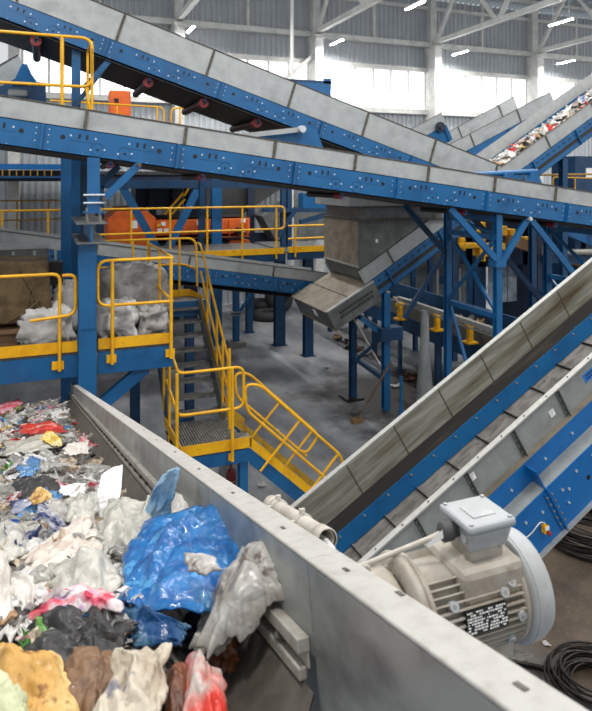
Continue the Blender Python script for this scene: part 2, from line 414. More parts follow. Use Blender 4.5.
def line_start(p, y, Y, ang, back): q = atY(p, y, Y); return q.x - back * math.cos(ang), q.z - back * math.sin(ang)

# B: long middle conveyor crossing the whole view
YB = 8.5; aB = -math.atan(.1315); hbB, hgB = .336, .246
q = atY(0, 144.5, YB); x0, z0 = q.x - 1.5, q.z - 1.5 * math.tan(aB)
LB = 13.0; ca = math.cos(aB)
convB = conveyor('long_conveyor', 'long blue conveyor with low galvanised sides sloping gently across the hall', x0, YB, z0, aB, LB, 1.5, hbB, hgB,
                 mod=1.67 / ca, pan=1.266 / ca, off_r=(xY(40, YB) - x0) / ca, off_p=(xY(81, YB) - x0) / ca, rollers=[(xY(p, YB) - x0) / ca for p in (112, 205, 345, 470, 560)], belt_drop=.015)
def zB(X): return z0_B + (X - x0_B) * math.tan(aB)
x0_B, z0_B = x0, z0
# A: steep upper conveyor
YA = 10.8; aA = -math.atan(.321); hbA, hgA = .335, .5; ca = math.cos(aA)
q = atY(94, 53, YA); x0, z0 = q.x - 3.2, q.z - 3.2 * math.tan(aA)
x0_A, z0_A = x0, z0
convA = conveyor('steep_conveyor', 'steep blue conveyor with tall galvanised sides falling from upper left behind the long one', x0, YA, z0, aA, 11.6, 1.9, hbA * ca, hgA * ca,
                 mod=1.9 / ca, pan=1.5 / ca, off_r=(xY(103, YA) - x0) / ca, off_p=(xY(110, YA) - x0) / ca, rollers=[(xY(p, YA) - x0) / ca for p in (38, 152, 208, 262)], belt_drop=.03, rrad=.085)
def zA(X): return z0_A + (X - x0_A) * math.tan(aA)
# D: waste-carrying conveyor climbing from the chute to the upper right
YD = 12.62; aD = math.atan(.5975); ca = math.cos(aD)
q = atY(378, 297.5, YD); x0_D, z0_D = q.x - .1, q.z - .1 * math.tan(aD)
hbD, hgD = .43, .34
convD = conveyor('climbing_conveyor', 'galvanised and blue conveyor carrying mixed waste up from the grey chute', x0_D, YD, z0_D, aD, 11.4, 1.85, hbD, hgD, mod=1.6, pan=1.75, off_r=.6, off_p=.85, detail=False, belt_drop=-.02, gm='galv')
bmb = MB()
for k in range(55):
    bmb.box(.3 + k * .2, .38 + k * .2, -.012, .0, .3, .34)
tag(bmb.build('edge_slots', 'blue_old', convD, False), kind='stuff')
MB().box(0, 11.4, -.006, -.001, .13, .22).build('belt_gap', 'rubber', convD, False)
# C: lower conveyor running behind the stairs into the chute
YC = 14.75; aC = -math.atan(.171); ca = math.cos(aC)
q = atY(0, 231, YC)
conveyor('lower_conveyor', 'low blue and grey conveyor running behind the stairs to the grey chute', q.x - 1.2, YC, q.z - .62 + 1.2 * .171, aC, atY(318, 270, YC).x - q.x + 1.5, 1.1, .36, .25, mod=1.67, pan=2.1, off_r=.8, off_p=1.0)
# far conveyors G1 and G2 behind D
def far_conv(name, label, pa, ya, pb, yb, Y, hb, hg, wd=1.2, legs=(.5,)):
    a = atY(pa, ya, Y); b = atY(pb, yb, Y); ang = math.atan2(b.z - a.z, b.x - a.x); L = (b - a).length
    return conveyor(name, label, a.x + math.sin(ang) * (hb + hg), Y, a.z - math.cos(ang) * (hb + hg), ang, L, wd, hb, hg, mod=1.7, pan=2.0, detail=False, belt_drop=-.02, legs=legs, fh=.25)
gA = far_conv('far_conveyor', 'galvanised far conveyor with blue frame climbing beside the waste belt', 420, 160, 551, 92, 16.6, .42, .42)
gB = far_conv('rear_conveyor', 'plain galvanised trough conveyor climbing nearest the window wall', 415, 150, 514, 97, 19.4, .3, .5)
gC = far_conv('drive_head_conveyor', 'short far conveyor with a round drive drum at its upper blue end', 398, 136, 442, 113, 18.0, .55, .42)
qd = atY(440, 127, 17.95)
MB().cyl((qd.x, 17.9, qd.z), (qd.x, 17.97, qd.z), .17, 20).build('drive_drum', 'navy', gC)
MB().cyl((qd.x, 17.86, qd.z), (qd.x, 17.9, qd.z), .08, 14).build('drum_hub', 'dark_machine', gC)
gD = far_conv('left_conveyor_head', 'blue conveyor head with galvanised hood rising in behind the upper walkway', -40, 88, 18, 55, 13.6, .35, .35, legs=(.06,))
MB().prism([atY(12, 85, 13.5), atY(22, 64, 13.5), atY(27, 64, 13.5), atY(36, 84, 13.5)], (0, .3, 0)).build('head_plate', 'blue', gD)

# ------------------------------------------------------------------ waste pieces (shared crumpled meshes)
def crease(k):          # folded-film relief: flat facets meeting in sharp ridges
    d, _ = noise.voronoi(k); d2, _ = noise.voronoi(k * 2.3 + Vector((5, 1, 2)))
    return (d[1] - d[0]) * .9 - .35 * d[0] + .4 * (d2[1] - d2[0])
def crumple_mesh(name, seed, n=11, amp=.22, fold=.35, aspect=1., curl=0.):
    rnd = random.Random(seed); vs = []; fs = []
    ox, oy = rnd.random() * 50, rnd.random() * 50
    cut = [rnd.uniform(.45, 1.1) for _ in range(9)]
    for j in range(n):
        for i in range(n):
            u, v = i / (n - 1) * 2 - 1, j / (n - 1) * 2 - 1
            a = (math.atan2(v, u) + math.pi) / (2 * math.pi) * 9; k = int(a) % 9; f = a - int(a); m = max(abs(u), abs(v))
            e = cut[k] * (1 - f) + cut[(k + 1) % 9] * f; e = 1 + (e - 1) * m
            x, y = u * e, v * e * aspect
            q = Vector((u * 1.1 + ox, v * 1.1 + oy, seed * .7))
            z = amp * (crease(q) * 1.2 + .9 * noise.noise(q * .8)) + fold * abs(noise.noise(Vector((u * 1.3, v * .8 + ox, seed * 3.)))) + curl * (x * x)
            x += .2 * noise.noise(Vector((u * 2.4 + 9, v * 2.4, seed))); y += .2 * noise.noise(Vector((u * 2.4, v * 2.4 + 9, seed)))
            vs.append((x, y, z))
    for j in range(n - 1):
        for i in range(n - 1):
            a = j * n + i; fs.append((a, a + 1, a + n + 1)); fs.append((a, a + n + 1, a + n))
    me = bpy.data.meshes.new(name); me.from_pydata(vs, [], fs); me.polygons.foreach_set('use_smooth', [seed % 2 == 0] * len(fs))
    return me
def film(name, c, rough=.25, alpha=1., c2=None, sc=None, c3=None, hero=None):
    """thin plastic: glossy, partly translucent film with creased relief"""
    hero = name.startswith('h_') if hero is None else hero
    sc = (sc or (14 if hero else 2.4)); b0 = 26. if hero else 3.
    m = mat(name, c, rough, c2=c2, scale=sc, lo=.45, hi=.6, alpha=alpha, c3=c3, s3=sc * 1.7, lo3=.58, hi3=.64)
    nt = m.node_tree; N = nt.nodes; L = nt.links; p = N['Principled BSDF']; out = N['Material Output']
    tc = N.new('ShaderNodeTexCoord'); vo = N.new('ShaderNodeTexVoronoi'); vo.feature = 'DISTANCE_TO_EDGE'; vo.inputs['Scale'].default_value = b0
    nz = N.new('ShaderNodeTexNoise'); nz.inputs['Scale'].default_value = b0 * .6; nz.inputs['Detail'].default_value = 4; nz.inputs['Distortion'].default_value = 1.2
    dm = N.new('ShaderNodeVectorMath'); dm.operation = 'MULTIPLY_ADD'; dm.inputs[1].default_value = (.02,) * 3 if hero else (.25,) * 3
    L.new(tc.outputs['Object'], nz.inputs['Vector']); L.new(nz.outputs['Color'], dm.inputs[0]); L.new(tc.outputs['Object'], dm.inputs[2]); L.new(dm.outputs[0], vo.inputs['Vector'])
    ad = N.new('ShaderNodeMath'); ad.operation = 'ADD'; L.new(vo.outputs['Distance'], ad.inputs[0]); L.new(nz.outputs['Fac'], ad.inputs[1])
    bp = N.new('ShaderNodeBump'); bp.inputs['Strength'].default_value = .7 if hero else .45; bp.inputs['Distance'].default_value = .012 if hero else .3
    L.new(ad.outputs[0], bp.inputs['Height']); L.new(bp.outputs[0], p.inputs['Normal'])
    p.inputs['Coat Weight'].default_value = .35 if rough < .3 else .1; p.inputs['Coat Roughness'].default_value = .08
    tr = N.new('ShaderNodeBsdfTranslucent'); mx_ = N.new('ShaderNodeMixShader'); mx_.inputs[0].default_value = .22
    src = p.inputs['Base Color'].links[0].from_socket if p.inputs['Base Color'].links else None
    if src: L.new(src, tr.inputs[0])
    else: tr.inputs[0].default_value = (*c, 1)
    L.new(p.outputs[0], mx_.inputs[1]); L.new(tr.outputs[0], mx_.inputs[2]); L.new(mx_.outputs[0], out.inputs['Surface'])
    return m
CW, CC, CG = rgb(232, 230, 226), rgb(206, 204, 198), rgb(176, 174, 168)
film('f_white', CW, .35, c2=rgb(214, 213, 212)); film('f_clear', rgb(214, 213, 208), .14, .8, c2=rgb(186, 186, 180))
film('f_grey', rgb(168, 168, 164), .2, .85, c2=rgb(140, 140, 136)); film('f_beige', rgb(205, 190, 170), .4, c2=rgb(185, 165, 140))
film('f_red', rgb(205, 48, 36), .3, c2=rgb(170, 30, 30), c3=rgb(230, 190, 170)); film('f_pink', rgb(222, 92, 112), .35, c2=rgb(236, 190, 196))
film('f_blue', rgb(60, 120, 180), .2, c2=rgb(110, 160, 205)); film('f_navy', rgb(32, 52, 110), .3, c2=rgb(190, 190, 200), sc=2.0)
film('f_yellow', rgb(232, 196, 50), .35, c2=rgb(240, 225, 170)); film('f_green', rgb(80, 150, 60), .35, c2=rgb(150, 190, 110))
film('f_brown', rgb(124, 76, 46), .3, c2=rgb(84, 50, 34)); film('f_black', rgb(46, 46, 50), .28, c2=rgb(28, 28, 30)); film('f_print', rgb(225, 222, 220), .4, c2=rgb(206, 70, 80), c3=rgb(70, 110, 180), sc=3)
film('f_card', rgb(186, 152, 112), .7, c2=rgb(160, 124, 86)); film('f_orange', rgb(226, 120, 50), .35, c2=rgb(240, 190, 130)); film('f_ochre', rgb(205, 165, 92), .6, c2=rgb(180, 136, 70))
film('f_lblue', rgb(150, 195, 228), .2, c2=rgb(110, 170, 215)); film('f_purple', rgb(110, 84, 130), .4, c2=rgb(70, 60, 110))
CR = [crumple_mesh('crumpled_piece', 10 + k, n=11, amp=random.uniform(.25, .45), fold=random.uniform(.2, .6), aspect=random.uniform(.55, 1.), curl=random.uniform(-.3, .3)) for k in range(18)]
KIND = {  # material: (name, label, category)
    'f_white': ('plastic_film', 'crumpled white plastic film lying in the waste trough', 'plastic film'),
    'f_clear': ('clear_film', 'crumpled clear plastic film lying in the waste trough', 'plastic film'),
    'f_grey': ('grey_film', 'crumpled grey plastic film lying in the waste trough', 'plastic film'),
    'f_beige': ('beige_scrap', 'crumpled beige plastic scrap lying in the waste trough', 'plastic scrap'),
    'f_red': ('red_wrapper', 'crumpled red wrapper lying in the waste trough', 'wrapper'),
    'f_pink': ('pink_wrapper', 'crumpled pink wrapper lying in the waste trough', 'wrapper'),
    'f_blue': ('blue_film', 'crumpled mid blue film scrap lying in the waste trough', 'plastic film'),
    'f_navy': ('navy_wrapper', 'crumpled navy and white printed wrapper in the waste trough', 'wrapper'),
    'f_yellow': ('yellow_wrapper', 'crumpled yellow wrapper lying in the waste trough', 'wrapper'),
    'f_green': ('green_wrapper', 'crumpled green wrapper lying in the waste trough', 'wrapper'),
    'f_brown': ('brown_wrapper', 'crumpled brown wrapper lying in the waste trough', 'wrapper'),
    'f_black': ('black_film', 'crumpled small black film scrap lying in the waste trough', 'plastic film'),
    'f_print': ('printed_wrapper', 'crumpled red white blue wrapper in the waste trough', 'wrapper'),
    'f_card': ('cardboard_scrap', 'torn brown cardboard scrap lying in the waste trough', 'cardboard'),
    'f_orange': ('orange_wrapper', 'crumpled orange wrapper lying in the waste trough', 'wrapper'),
    'f_lblue': ('pale_blue_film', 'crumpled pale blue film scrap lying in the waste trough', 'plastic film'),
    'f_purple': ('purple_wrapper', 'crumpled purple wrapper lying in the waste trough', 'wrapper')}
def piece(m, M, mesh=None, name=None, label=None, cat=None, group=None, zone=''):
    n, l, c = KIND.get(m, (name, label, cat))
    o = bpy.data.objects.new(name or n, mesh or random.choice(CR)); col.objects.link(o)
    if not o.data.materials: o.data.materials.append(MT['f_white'])
    o.material_slots[0].link = 'OBJECT'; o.material_slots[0].material = MT[m]
    o.matrix_world = M
    if not label: l = l.split(' lying')[0].split(' in the')[0] + ' ' + zone; group = l.split(' ', 1)[1]
    tag(o, label or l, cat or c, group)
    return o
def rotm(rx, ry, rz): return Euler((rx, ry, rz)).to_matrix().to_4x4()
def waste_stuff(name, label, spots, mats, weights):
    """an uncountable layer: many crumpled scraps in one mesh, several materials"""
    vs = []; fs = []; fm = []; names = list(mats)
    for (M, s) in spots:
        me = random.choice(CR); k = random.choices(range(len(names)), weights)[0]; n = len(vs)
        T = M @ rotm(random.uniform(-.5, .5), random.uniform(-.5, .5), random.uniform(0, 6.28)) @ Matrix.Scale(s, 4)
        vs += [tuple(T @ v.co) for v in me.vertices]; 
        for p in me.polygons: fs.append([i + n for i in p.vertices]); fm.append(k)
    me = bpy.data.meshes.new(name); me.from_pydata(vs, [], fs)
    for k in names: me.materials.append(MT[k])
    me.polygons.foreach_set('material_index', fm); me.update()
    o = bpy.data.objects.new(name, me); col.objects.link(o)
    return tag(o, label, 'waste', kind='stuff')
MIX = ['f_white', 'f_clear', 'f_grey', 'f_beige', 'f_red', 'f_pink', 'f_blue', 'f_yellow', 'f_green', 'f_black', 'f_card', 'f_print']
WT = [11, 7, 4, 3, .8, .6, .8, .4, .4, .7, .9, 1.5]
MD = convD.matrix_world
sp = []
for k in range(620):
    x = random.uniform(.3, 11.2); y = random.uniform(.15, 1.7)
    sp.append((MD @ Matrix.Translation((x, y, hbD * .72 + .06 + .16 * (1 - ((y - .92) / .8) ** 2) * random.uniform(.3, 1.2))), random.uniform(.06, .17)))
waste_stuff('belt_waste', 'pale mixed packaging waste riding up the climbing conveyor', sp, ['f_white', 'f_clear', 'f_beige', 'f_red', 'f_grey', 'f_print', 'f_yellow', 'f_card'], [14, 6, 4, 1, 3, 1.5, .6, 1])

# ================================================================== CHUTE over D's tail
t = thing('grey_chute', 'grey sheet metal chute with tan hood dropping onto the climbing conveyor', 'chute', (atY(345, 300, YD).x, YD, 2.5))
cf = atY(359, 268, YD); ctop = 4.28
yb = YD + 1.87; xL = cf.x; zb = cf.z; xr = atY(446, 210, YD).x; sl = math.tan(aD)
MB().prism([(xL, YD + .018, zb), (xL + .1, YD + .018, zb - .3), (xr, YD + .018, zb + (xr - xL) * sl - .35), (xr, YD + .018, ctop), (xL, YD + .018, ctop)], (0, .02, 0)).build('front_plate', 'galv_dark', t)
MB().box(xL, xL + .02, YD + .03, yb, zb + .02, ctop).build('left_plate', 'chute_tan', t)
MB().prism([(xL, yb, zb), (xr, yb, zb + (xr - xL) * sl - .2), (xr, yb, ctop), (xL, yb, ctop)], (0, .02, 0)).build('back_plate', 'galv_dark', t)
MB().box(xL - .03, xr, YD - .09, yb + .06, ctop, ctop + .05).build('collar', 'rusty', t)
MB().box(xL + .05, xr - .1, YD + .0, yb, ctop + .05, ctop + .3).build('upper_neck', 'galv_dark', t)
MB().box(xL - .0, xr - .1, YD - .05, yb + .05, ctop + .3, ctop + .34).build('upper_collar', 'rusty', t)
MB().box(xL - .25, xr - .1, YD - .03, yb, ctop + .34, ctop + .9).build('upper_box', 'galv', t)
MB().box(xL - .252, xL - .249, YD + .3, YD + .9, ctop + .5, ctop + .56).box(xL - .252, xL - .249, YD + .3, YD + .9, ctop + .62, ctop + .68).build('vent_slots', 'black', t)
# lower skirt under the box, tapering to the hood
MB().add([(xL, YD + .0, zb), (xL, yb, zb), (xL + .16, yb, zb - .3), (xL + .16, YD + .0, zb - .3)], [(0, 1, 2, 3)]).build('skirt', 'galv_dark', t)
MB().box(xL - .02, xL + .0, YD, yb, zb - .0, zb + .04).build('skirt_bead', 'galv_rim', t)
# hood: a slanted box over the conveyor tail
ah = R(28); HO = Vector((5.66, 12.55, 2.35))
def hl(x, y, z): return HO + Vector((math.cos(ah), 0, math.sin(ah))) * x + Vector((0, y, 0)) + Vector((-math.sin(ah), 0, math.cos(ah))) * z
def hbox(mb, x0, x1, y0, y1, z0, z1):
    return mb.add([hl(*v) for v in ((x0, y0, z0), (x1, y0, z0), (x1, y1, z0), (x0, y1, z0), (x0, y0, z1), (x1, y0, z1), (x1, y1, z1), (x0, y1, z1))],
                  [(0, 3, 2, 1), (4, 5, 6, 7), (0, 1, 5, 4), (1, 2, 6, 5), (2, 3, 7, 6), (3, 0, 4, 7)])
HL, HW_, HH = 1.28, 2.06, .46
hbox(MB(), 0, HL, 0, .02, -HH, 0).build('hood_side', 'galv_dark', t)
hbox(MB(), 0, HL, HW_ - .02, HW_, -HH, 0).build('hood_back', 'galv_dark', t)
hbox(MB(), 0, .02, .02, HW_ - .02, -HH, 0).build('hood_end', 'galv_dark', t)
hbox(MB(), -.03, .58, -.0, HW_ + .02, .0, .02).build('hood_lid', 'chute_tan', t)
hbox(MB(), .6, HL - .04, .06, HW_ - .05, .0, .02).build('hood_lid', 'chute_tan', t)
hbox(MB(), 0, HL, -.03, .05, .0, .025).build('hood_rim', 'galv', t)
hbox(MB(), .02, HL, .02, HW_ - .02, -HH, -HH + .015).build('hood_floor', 'galv_dark', t)
hbox(MB(), 0, .03, -.01, HW_, -HH - .03, -HH).build('hood_lip', 'yellow_old', t)
mb = MB()
for r_ in range(2):
    for k in range(15): hbox(mb, .22 + k * .062 + r_ * .03, .258 + k * .062 + r_ * .03, -.004, .001, -.3 + r_ * .1, -.24 + r_ * .1)
tag(mb.build('punched_slots', 'black', t), kind='stuff')
hbox(MB(), -.004, 0, .75, .95, -.28, -.1).build('label', 'label_white', t)
q = atY(345, 260, YD - .055)
mb = MB()
for (p, y) in ((377, 241),): 
    v = atY(p, y, YD); mb.box(v.x - .03, v.x + .03, YD + .008, YD + .016, v.z - .04, v.z + .04)
mb.build('paper_tag', 'label_white', t)

# ================================================================== SUPPORTS
def leg(mb, x, y, z0, z1, wd=.12): return mb.ibeam((x, y, z0), (x, y, z1), wd, wd, .015)
def trestle(name, label, X, Ya, Yb, ztop, wd=.12, group=None, levels=(), base=True, dia=True, bm='blue'):
    t = thing(name, label, 'support frame', (X, Ya, 0), group=group)
    for y in (Ya, Yb):
        g = leg(MB(), X, y, 0.02, ztop, wd).build('leg', bm, t)
        if base: MB().box(X - wd, X + wd, y - wd, y + wd, 0, .02).build('base_plate', bm, t)
    lv = [0.3] + list(levels) + [ztop - .08]
    for z in lv: MB().beam((X, Ya, z), (X, Yb, z), .07, .09).build('cross_beam', bm, t)
    if dia:
        for k in range(len(lv) - 1):
            MB().beam((X + .02, Ya + .05, lv[k] + .05), (X + .02, Yb - .05, lv[k + 1] - .05), .05, .05).build('diagonal', bm, t)
            if k % 2: MB().beam((X - .03, Yb - .05, lv[k] + .05), (X - .03, Ya + .05, lv[k + 1] - .05), .05, .05).build('diagonal', bm, t)
    return t
# under the long conveyor, right half
X1 = xY(497.5, YB + .1); YB2 = YB + 1.5
tr1 = trestle('conveyor_trestle', 'blue two-legged trestle under the long conveyor beside the chute', X1, YB + .1, YB2, zB(X1) - .01, .11, levels=(2.95, 4.25))
X2 = xY(547.5, YB2)
tr2 = trestle('conveyor_trestle', 'blue two-legged trestle under the low end of the long conveyor', X2, YB + .1, YB2, zB(X2) - .01, .12, levels=(2.3, 3.3))
def knee(t, a, b, wd=.1, m='blue'):
    MB().beam(a, b, wd, .06, (0, 1, 0)).build('knee_brace', m, t)
ap = atY(530, 224, YB); ap.z = zB(ap.x) - .02
knee(tr1, (ap.x, YB + .06, ap.z), (X1 + .05, YB + .06, atY(500, 263, YB).z))
MB().cyl((ap.x, YB - .03, ap.z), (ap.x, YB + .12, ap.z), .035, 10).build('pivot_bolt', 'bolt', tr1)
knee(tr2, (ap.x + .05, YB + .06, ap.z), (X2 - .05, YB + .06, zB(X2) - 1.5))
ap2 = atY(452, 213, YB)
knee(tr1, (ap2.x, YB + .06, zB(ap2.x) - .02), (X1 - .05, YB + .06, atY(492, 261, YB).z))
MB().box(X1 - .1, X1 + .1, YB + .0, YB + .2, atY(497, 264, YB).z - .06, atY(497, 264, YB).z + .06).build('clamp_plate', 'blue', tr1)
a = atY(470, 212, YB2); knee(tr2, (a.x, YB2, zB(a.x) - .02), (X2 - .05, YB2, atY(541, 306, YB2).z), .1, 'blue_old')
a = atY(404, 207, YB2); b = atY(441, 252, YB2); knee(tr1, (a.x, YB2, zB(a.x) - .02), (X1 - .06, YB2, b.z), .09, 'blue_old')
a = atY(441, 252, YB2); b = atY(404, 318, YB2); knee(tr1, (X1 - .05, YB2, a.z), (b.x, YB2, b.z), .08, 'blue_old')
# trestle carrying the climbing conveyor's tail
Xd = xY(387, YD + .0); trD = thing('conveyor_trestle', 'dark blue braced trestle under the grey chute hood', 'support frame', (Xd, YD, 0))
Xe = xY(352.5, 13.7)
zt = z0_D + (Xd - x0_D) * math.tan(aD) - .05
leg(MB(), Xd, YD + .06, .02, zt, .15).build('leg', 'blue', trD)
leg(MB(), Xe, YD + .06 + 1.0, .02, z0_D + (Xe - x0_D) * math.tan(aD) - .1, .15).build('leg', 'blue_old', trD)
MB().box(Xe - .25, Xe + .2, YD + .85, YD + 1.3, 0, .05).build('base_plate', 'black', trD)
for z in (.7, 1.75):
    MB().beam((Xe, YD + 1.06, z + .3), (Xd, YD + .06, z), .1, .1).build('cross_beam', 'blue_old', trD)
MB().beam((Xe, YD + 1.0, 1.9), (Xd, YD + .06, .8), .04, .04).build('diagonal', 'bolt_dull', trD)
MB().beam((Xe, YD + 1.0, .9), (Xd, YD + .06, 1.7), .06, .06).build('diagonal', 'blue_old', trD)
a = atY(360, 318, YD + .1); b = atY(384, 336, YD + .1); MB().beam(a, b, .12, .08).build('knee_brace', 'blue', trD)
q = atY(394, 334, YD - .1); MB().box(q.x - .32, q.x + .22, YD - .12, YD + .2, q.z - .14, q.z + .14).build('clamp_plate', 'blue_old', trD)
# further legs under the climbing conveyor to the right
for (X, l) in ((xY(566, YD), 'blue trestle under the upper end of the waste-carrying conveyor'),):
    zt = z0_D + (X - x0_D) * math.tan(aD) - .05
    trestle('conveyor_trestle', l, X, YD + .1, YD + 1.2, zt, .16, levels=(2.2, 4.2), bm='blue_old', dia=False)

# big post at the left carrying the long conveyor
t = thing('support_post', 'thick blue steel post with cap beam and adjustable foot carrying the long conveyor', 'post', (.53, 8.56, 0))
xa, xb = xY(78.5, 8.45), xY(96.5, 8.45); zc = atY(88, 243, 8.45).z; zc2 = atY(88, 224, 8.4).z
MB().box(xa, xb, 8.45, 8.47, 0, zc).box(xa, xb, 8.66, 8.68, 0, zc).box((xa + xb) / 2 - .01, (xa + xb) / 2 + .01, 8.47, 8.66, 0, zc).build('column', 'blue', t)
MB().prism([(xa, 8.44, zc), (xa, 8.44, zc - .75), (xa + .06, 8.44, zc - .75)], (0, .01, 0)).box(xa + .01, xb - .01, 8.438, 8.449, atY(88, 329, 8.45).z, zc - .3).build('gusset', 'blue', t)
MB().box(xa - .03, xb + .12, 8.3, 9.8, zc, zc + .018).box(xa - .03, xb + .12, 8.3, 9.8, zc2, zc2 + .018).build('cap_flange', 'galv_dark', t)
MB().box((xa + xb) / 2 + .03, (xa + xb) / 2 + .05, 8.32, 9.8, zc + .018, zc2).build('cap_web', 'blue', t)
ua, ub = xY(87.5, 8.5), xY(100, 8.5); zu = atY(93, 213, 8.5).z
for k in (ua, ub): MB().cyl((k, 8.52, zc2 + .018), (k, 8.52, zu + .07), .02, 8).build('jack_bolt', 'bolt_dull', t)
MB().box(ua - .05, ub + .05, 8.44, 8.66, zu, zu + .02).build('foot_plate', 'blue', t)
ztop = zB(ua) - .01
MB().box(ua, ub, 8.5, 8.515, zu + .02, ztop).box(ua, ua + .014, 8.515, 8.62, zu + .02, ztop).box(ub - .014, ub, 8.515, 8.62, zu + .02, ztop).build('upper_column', 'blue', t)
for z in (atY(93, 195, 8.5).z, atY(93, 203, 8.5).z): MB().cyl((ua - .05, 8.49, z), (ub + .06, 8.49, z), .014, 8).build('tie_rod', 'bolt', t)
a = atY(139, 168, 8.5); a.z = zB(a.x) - .015; b = atY(104, 199, 8.5)
MB().beam((a.x, 8.54, a.z), (b.x, 8.54, b.z), .09, .09, (0, 1, 0)).build('knee_brace', 'blue', t)
MB().cyl((a.x, 8.46, a.z), (a.x, 8.6, a.z), .03, 10).build('pivot_bolt', 'rusty', t); MB().cyl((b.x, 8.46, b.z), (b.x, 8.6, b.z), .03, 10).build('pivot_bolt', 'rusty', t)
MB().beam((a.x - .15, 9.5, a.z), (b.x - .15, 9.5, b.z), .09, .09, (0, 1, 0)).build('far_knee_brace', 'blue_old', t)

# other tall posts behind
def post(name, label, pa, pb, Y, z0, z1, m='blue', depth=.2, ribs=True):
    xa, xb = xY(pa, Y), xY(pb, Y)
    t = thing(name, label, 'post', ((xa + xb) / 2, Y, z0))
    MB().box(xa, xb, Y, Y + .02, z0, z1).box(xa, xb, Y + depth - .02, Y + depth, z0, z1).box((xa + xb) / 2 - .01, (xa + xb) / 2 + .01, Y + .02, Y + depth - .02, z0, z1).build('column', m, t)
    MB().box(xa - .06, xb + .06, Y - .06, Y + depth + .06, z0, z0 + .02).build('base_plate', m, t)
    return t
post('steel_post', 'blue steel post behind the thick one, rising past the bags', 61, 74.5, 11.9, 0, 5.9)
tA = post('steel_post', 'blue bolted post holding up the steep conveyor at the upper walkway', 72, 80.5, 10.95, 0, zA(xY(76, 10.95)) - .02)
a = atY(110, 62, 10.85); b = atY(84, 88, 10.85)
MB().beam((a.x, 10.9, zA(a.x) - .0), (b.x, 10.9, b.z), .09, .08, (0, 1, 0)).build('knee_brace', 'blue', tA)
MB().beam((a.x, 10.9, zA(a.x) - .0), (a.x - .9, 10.9, zA(a.x) - 1.3), .07, .07, (0, 1, 0)).build('far_knee_brace', 'blue_old', tA)
post('steel_post', 'blue column standing before the orange machine', 212, 222, 19.6, 0, 5.6)
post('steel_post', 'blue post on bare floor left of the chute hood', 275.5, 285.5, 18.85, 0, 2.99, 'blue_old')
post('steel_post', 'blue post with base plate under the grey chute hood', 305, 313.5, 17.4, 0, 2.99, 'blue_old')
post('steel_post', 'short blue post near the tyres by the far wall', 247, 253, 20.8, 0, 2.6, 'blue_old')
t = thing('jack_stand', 'slim blue jack stand with diagonal strut behind the stairs', 'support frame', (xY(236, 19.4), 19.4, 0))
x = xY(236, 19.4)
MB().ibeam((x, 19.4, .15), (x, 19.4, 2.5), .18, .18).build('column', 'blue', t); MB().box(x - .25, x + .25, 19.1, 19.7, .0, .15).build('base', 'bolt_dull', t)
MB().beam((x + .05, 19.38, .95), (xY(263, 19.4), 19.38, 2.2), .08, .1, (0, 1, 0)).build('strut', 'blue', t)
for z in (.95, 1.05): MB().box(x - .16, x + .16, 19.28, 19.52, z, z + .03).build('band', 'bolt_dull', t)

# ================================================================== PLATFORMS, STAIRS, RAILINGS
PZ, LZ, PF = 3.02, 1.47, 8.6
RR = .021
def rail_thing(label, loc, group=None): return thing('railing', label, 'railing', loc, group=group)
def tub(t, name, pts, r=RR, fil=.12, m='yellow'): return MB().tube(fillet(pts, fil), r, 8).build(name, m, t)
# --- left platform
t = thing('platform', 'blue framed platform with grating holding the big white bags', 'platform', (-1, PF, PZ))
xr = xY(172.5, PF); xp0, xp1 = xY(78, PF), xY(97.5, PF)
MB().box(-3, 1.62, PF, 11.9, PZ - .035, PZ).build('grating', 'grating', t)
MB().box(-3, xp0, PF - .01, PF + .01, PZ - .3, PZ - .04).box(-3, xp0, PF - .01, PF + .1, PZ - .32, PZ - .3).build('front_beam', 'blue', t)
MB().box(xp1, xr, PF - .01, PF + .01, PZ - .3, PZ - .04).box(xp1, xr, PF - .01, PF + .1, PZ - .32, PZ - .3).build('front_beam', 'blue', t)
MB().box(1.56, 1.6, PF, 11.9, PZ - .3, PZ - .04).build('side_beam', 'blue', t)
for k in range(5): MB().box(-2.6 + k, -2.55 + k, PF + .02, 11.8, PZ - .25, PZ - .04).build('joist', 'blue_old', t)
MB().box(1.62, 2.75, 11.45, 12.4, PZ - .035, PZ).build('stair_head_grating', 'grating', t)
MB().box(1.6, 2.75, 11.43, 11.45, PZ - .26, PZ - .0).build('stair_head_beam', 'blue', t)
a = atY(104, 400, PF + .1); b = atY(146, 362, PF + .1); MB().beam((a.x - .15, PF + .12, a.z - .15), (b.x, PF + .12, PZ - .32), .16, .1, (0, 1, 0)).build('brace', 'blue', t)
for (x, y) in ((-2.5, 11.6), (1.5, 11.6), (2.6, 12.2)): MB().ibeam((x, y, 0), (x, y, PZ - .04), .16, .16).build('leg', 'blue_old', t)
mb = MB(); x = -2.9
while x < 1.55: mb.box(x, x + .02, PF - .006, PF + .0, PZ - .036, PZ - .005); x += .05
tag(mb.build('grating_teeth', 'rusty', t), kind='stuff')
